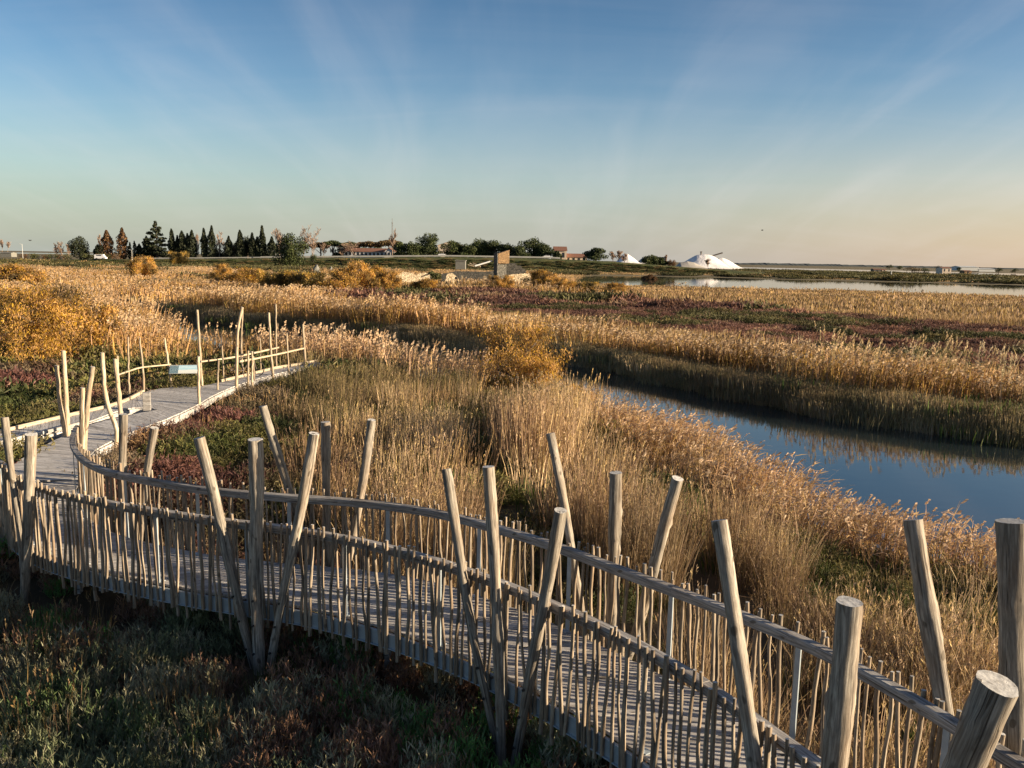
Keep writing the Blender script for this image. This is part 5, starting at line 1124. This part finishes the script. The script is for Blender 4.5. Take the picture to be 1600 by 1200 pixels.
def lamp(px, yt, yb, D, label, arm=True):
    m = D / F; b = far_base(px, D, yb); H = (yb - yt) * m; o = empty('street_lamp', tuple(map(float, b)), label, 'lamp post', 'lamp posts along the far road'); mb = MB(); mb.tube([(0, 0, -1), (0, 0, H)], [.11, .07], 8); mb.build('pole', M['whitepost'], o)
    mb = MB(); mb.tube([(0, 0, H), (-1.1, 0, H + .25)], .07, 6); mb.box((-1.2, 0, H + .25), (.25, 0, 0), (0, .12, 0), (0, 0, .05)); mb.build('lamp_head', M['whitepost'], o)
lamp(35, 382, 408, 390, 'tall thin lamp post near the left edge of the horizon'); lamp(206, 391, 408, 396, 'white lamp post below the thin conifers'); lamp(431, 393, 406, 398, 'short white lamp post left of the big round pine'); lamp(267, 398, 405, 398, 'shortest white lamp post under the first cypresses')
# radio mast
D = 470; b = far_base(613, D, 402); H = (402 - 343) * D / F; o = empty('radio_mast', tuple(map(float, b)), 'thin lattice radio mast rising above the bare tree and white house', 'mast'); mb = MB()
for a in (0, 2.1, 4.2): mb.tube([(.5 * math.cos(a), .5 * math.sin(a), 0), (.22 * math.cos(a), .22 * math.sin(a), H * .9)], .07, 4)
for i in range(26): a = 2.1 * i; z = H * .9 * i / 26; mb.tube([(.45 * math.cos(a), .45 * math.sin(a), z), (.42 * math.cos(a + 2.1), .42 * math.sin(a + 2.1), z + H / 28)], .035, 3)
mb.build('lattice', M['iron'], o); mb = MB(); mb.tube([(0, 0, H * .85), (0, 0, H)], .09, 5); mb.build('aerial', M['iron'], o)

# ------------------------------------------------------------------ ruins (about 170 m away)
def ruin_wall(name, label, outline, D, th, mat='stone', hole=None, zb=-1.0, cat='ruined wall', parent=None, tilt=0.0):
    """outline: pixel top line left->right; becomes a wall of real thickness with a broken crest"""
    P = []; xs = np.array([p[0] for p in outline], float); ys = np.array([p[1] for p in outline], float); px = np.arange(xs[0], xs[-1] + .01, .6); py = np.interp(px, xs, ys) + np.convolve([random.uniform(-.6, .6) for _ in range(len(px) + 2)], [.3, .4, .3], 'valid')
    pc = (xs[0] + xs[-1]) / 2; o0 = at_y(pc, yh(pc), D); O = np.array([o0[0], D, zb]); V = []
    for i, (a, b) in enumerate(zip(px, py)):
        Y = D + (a - pc) * D / F * tilt; q = at_y(a, b, Y); j = 0.0
        for y_ in (-th / 2 + j, th / 2 + j):
            V += [(q[0] - O[0], Y + y_ - O[1], -.4), (q[0] - O[0], Y + y_ - O[1], max(q[2] - O[2], .05))]
    n = len(px); f = []
    for i in range(n - 1): a, b = i * 4, i * 4 + 4; f += [(a, b, b + 1, a + 1), (b + 2, a + 2, a + 3, b + 3), (a + 1, b + 1, b + 3, a + 3)]
    f += [(0, 1, 3, 2), ((n - 1) * 4 + 1, (n - 1) * 4, (n - 1) * 4 + 2, (n - 1) * 4 + 3)]
    mb = MB(); mb.add(V, f); o = mb.build(name, M[mat], parent); o.location = O if parent is None else O - np.array(parent.location)
    if parent is None: tag(o, label, cat)
    return o
ruin_wall('ruined_wall', 'broken rubble wall, sunlit, left of the dark green bush', [(590, 437), (600, 431), (622, 428), (630, 425), (642, 426), (650, 430), (656, 427), (664, 426), (671, 428), (675, 436), (677, 444)], 175, .7, tilt=.8)
ruin_wall('ruined_wall', 'rounded stub of sunlit rubble wall right of the dark green bush', [(696, 440), (698, 430), (702, 427), (706, 426.5), (711, 430), (716, 436), (719, 443)], 172, .8, tilt=.8)
ruin_wall('ruined_wall', 'long dark wall in shade between the rubble stub and the tower', [(690, 428), (694, 427), (712, 424), (735, 424), (758, 424.5), (775, 423)], 186, .6, 'dark_shade_stone')
ruin_wall('stone_pillar', 'short pale stone pillar in front of the long dark wall', [(755, 431), (760, 431)], 172, .8, 'stone', cat='pillar'); ruin_wall('stone_pillar', 'thin broken stone pillar beside the rounded wall stub', [(720.5, 431), (724, 430)], 172, .6, 'stone', cat='pillar')
ruin_wall('ruined_wall', 'sunlit rubble wall with level top at the right of the tower', [(790, 432), (800, 428.5), (828, 427), (829.5, 427)], 172, .8, tilt=.8)
ruin_wall('ruined_wall', 'dark stepped ruin wall right behind the tower', [(776, 412), (797, 411), (806, 411), (808, 415), (814, 415), (816, 419), (820, 420), (822, 427)], 182, .7, 'dark_shade_stone')
D = 176; tb = empty('ruined_tower', tuple(map(float, at_z(783, 447, -1.0))), 'ruined square tower with sunlit ochre face and slanting top', 'tower'); D = float(tb.location[1]); LO = np.array(tb.location)
def wx(px): return px_x(px, D)
def wz(px, py, Y=None): return float(CAM[2] - (py - yh(px)) * (Y or D) / F)
z0, za, zb_, zc = -1.2, wz(778, 396.5), wz(796, 390.8), wz(787, 411.5); th = math.radians(35); ux, uy = np.array([math.cos(th), math.sin(th), 0]), np.array([-math.sin(th), math.cos(th), 0])
O = np.array([wx(778.5), D, 0]); wl = (wx(796.8) - wx(778.5)) / (math.cos(th) + .0) * .95; dp = .9
def prism(z_lo, ztopL, ztopR, a0, a1, d0, d1):
    c = [O + ux * a + uy * d for a, d in ((a0, d0), (a1, d0), (a1, d1), (a0, d1))]; m_ = MB(); m_.add([(*p[:2], z_lo) for p in c] + [(*c[0][:2], ztopL), (*c[1][:2], ztopR), (*c[2][:2], ztopR), (*c[3][:2], ztopL)], [(0, 1, 5, 4), (1, 2, 6, 5), (2, 3, 7, 6), (3, 0, 4, 7), (4, 5, 6, 7), (3, 2, 1, 0)]); return m_
prism(zc, za, zb_, 0, wl, 0, dp).build('upper_room', M['ochre'], tb, loc=LO)
prism(z0, zc - .01, zc - .01, .25, wl - .25, .7, dp).build('base', M['dark_shade_stone'], tb, loc=LO)  # set back and toned dark: shade on the lower tower put into its colour
prism(z0, wz(774, 395.5), wz(774, 395.5) - .2, -.2, -.01, .05, dp + .5).build('side_wall', M['dark_shade_stone'], tb, loc=LO)  # left face away from the sun, its shade painted as darker stone
mb = MB(); b0 = at_y(742, 415.5, D - 1); b1 = at_y(769, 407.5, D + .5); mb.tube([b0, b1], .16, 6); tag(mb.build('fallen_beam', M['pale'], None, loc=b0), 'pale beam leaning against the left side of the ruined tower', 'beam')
mb = MB(); c0 = at_y(720, 414, 260); mb.box(c0, (1.5, 0, 0), (0, 2, 0), (0, 0, 1.3)); mb.box(c0 + [0, 0, 1.4], (1.7, 0, 0), (0, 2.2, 0), (0, 0, .12)); tag(mb.build('concrete_block', M['concrete'], None, loc=c0), 'small grey concrete bunker below the raised road', 'bunker')
mb = MB(); c0 = at_y(731, 414, 250); c1 = at_y(741, 416.5, 250)
for k in range(4): mb.tube([c0 + [k * .5, k * .3, .5 * (k % 2)], c1 + [k * .6, 0, 0]], .22, 6)
tag(mb.build('rubble', M['stone'], None, loc=c0), 'heap of pale broken beams between the bunker and the tower', 'rubble')
def rock(px, ytop, wpx, ybase, label, seed, mat='concrete'):
    b = at_z(px, ybase, -1.0); m = b[1] / F; W = wpx * m / 2; H = (ybase - ytop) * m; mb = MB(); V = []; f = []; nr, nc = 7, 10
    R = random.Random(seed)
    for i in range(nr):
        for j in range(nc): a = j / nc * 6.283; t = i / (nr - 1); r = W * (1 - .75 * t ** 1.6) * R.uniform(.75, 1.2); V.append((r * math.cos(a) + W * .15 * t, r * math.sin(a), H * t * R.uniform(.9, 1.0)))
    for i in range(nr - 1):
        for j in range(nc): f.append((i * nc + j, i * nc + (j + 1) % nc, (i + 1) * nc + (j + 1) % nc, (i + 1) * nc + j))
    f.append(tuple((nr - 1) * nc + j for j in range(nc))); mb.add(V, f); o = mb.build('boulder', M[mat]); o.location = b; tag(o, label, 'boulder')
rock(494, 413, 14, 430, 'pointed grey boulder sticking up behind the shrub row', 1); rock(517, 416, 7, 427, 'small grey boulder right of the pointed one', 2)
rock(815, 409, 10, 420, 'grey boulder on top of the dark stepped ruin', 3, 'dark_shade_stone')
for px, yt, yb, l in ((652, 411, 417, 'small white marker post left of the concrete bunker'), (842, 414, 421, 'small white marker post right of the ruined tower'), (1392, 424, 434, 'white marker post on the strip beyond the lake')):
    b = at_z(px, yb, -1.0); h = (yb - yt) * b[1] / F; mb = MB(); mb.tube([b, b + [0, 0, h]], .22, 6); mb.box(b + [0, 0, h], (.28, 0, 0), (0, .28, 0), (0, 0, .06)); tag(mb.build('marker_post', M['whitepost'], None, loc=b), l, 'post')
# birds
for px, py, l in ((47, 376, 'small dark bird flying high at the left of the sky'), (1191, 360, 'tiny dark bird flying above the white salt heap')):
    c = at_y(px, py, 160); mb = MB(); mb.add([c + q for q in (np.array([-.28, 0, 0]), np.array([.32, 0, .02]), np.array([0, -.06, -.06]), np.array([0, .06, .07]))], [(0, 2, 1), (0, 1, 3), (0, 3, 2), (1, 2, 3)])
    for s in (-1, 1): mb.add([c + [.08, 0, 0], c + [-.08, 0, 0], c + [-.12, s * .3, .16], c + [0, s * .62, .06], c + [.06, s * .3, .18]], [(0, 1, 2, 3, 4)])
    tag(mb.build('bird', M['bird'], None, loc=c), l, 'bird')
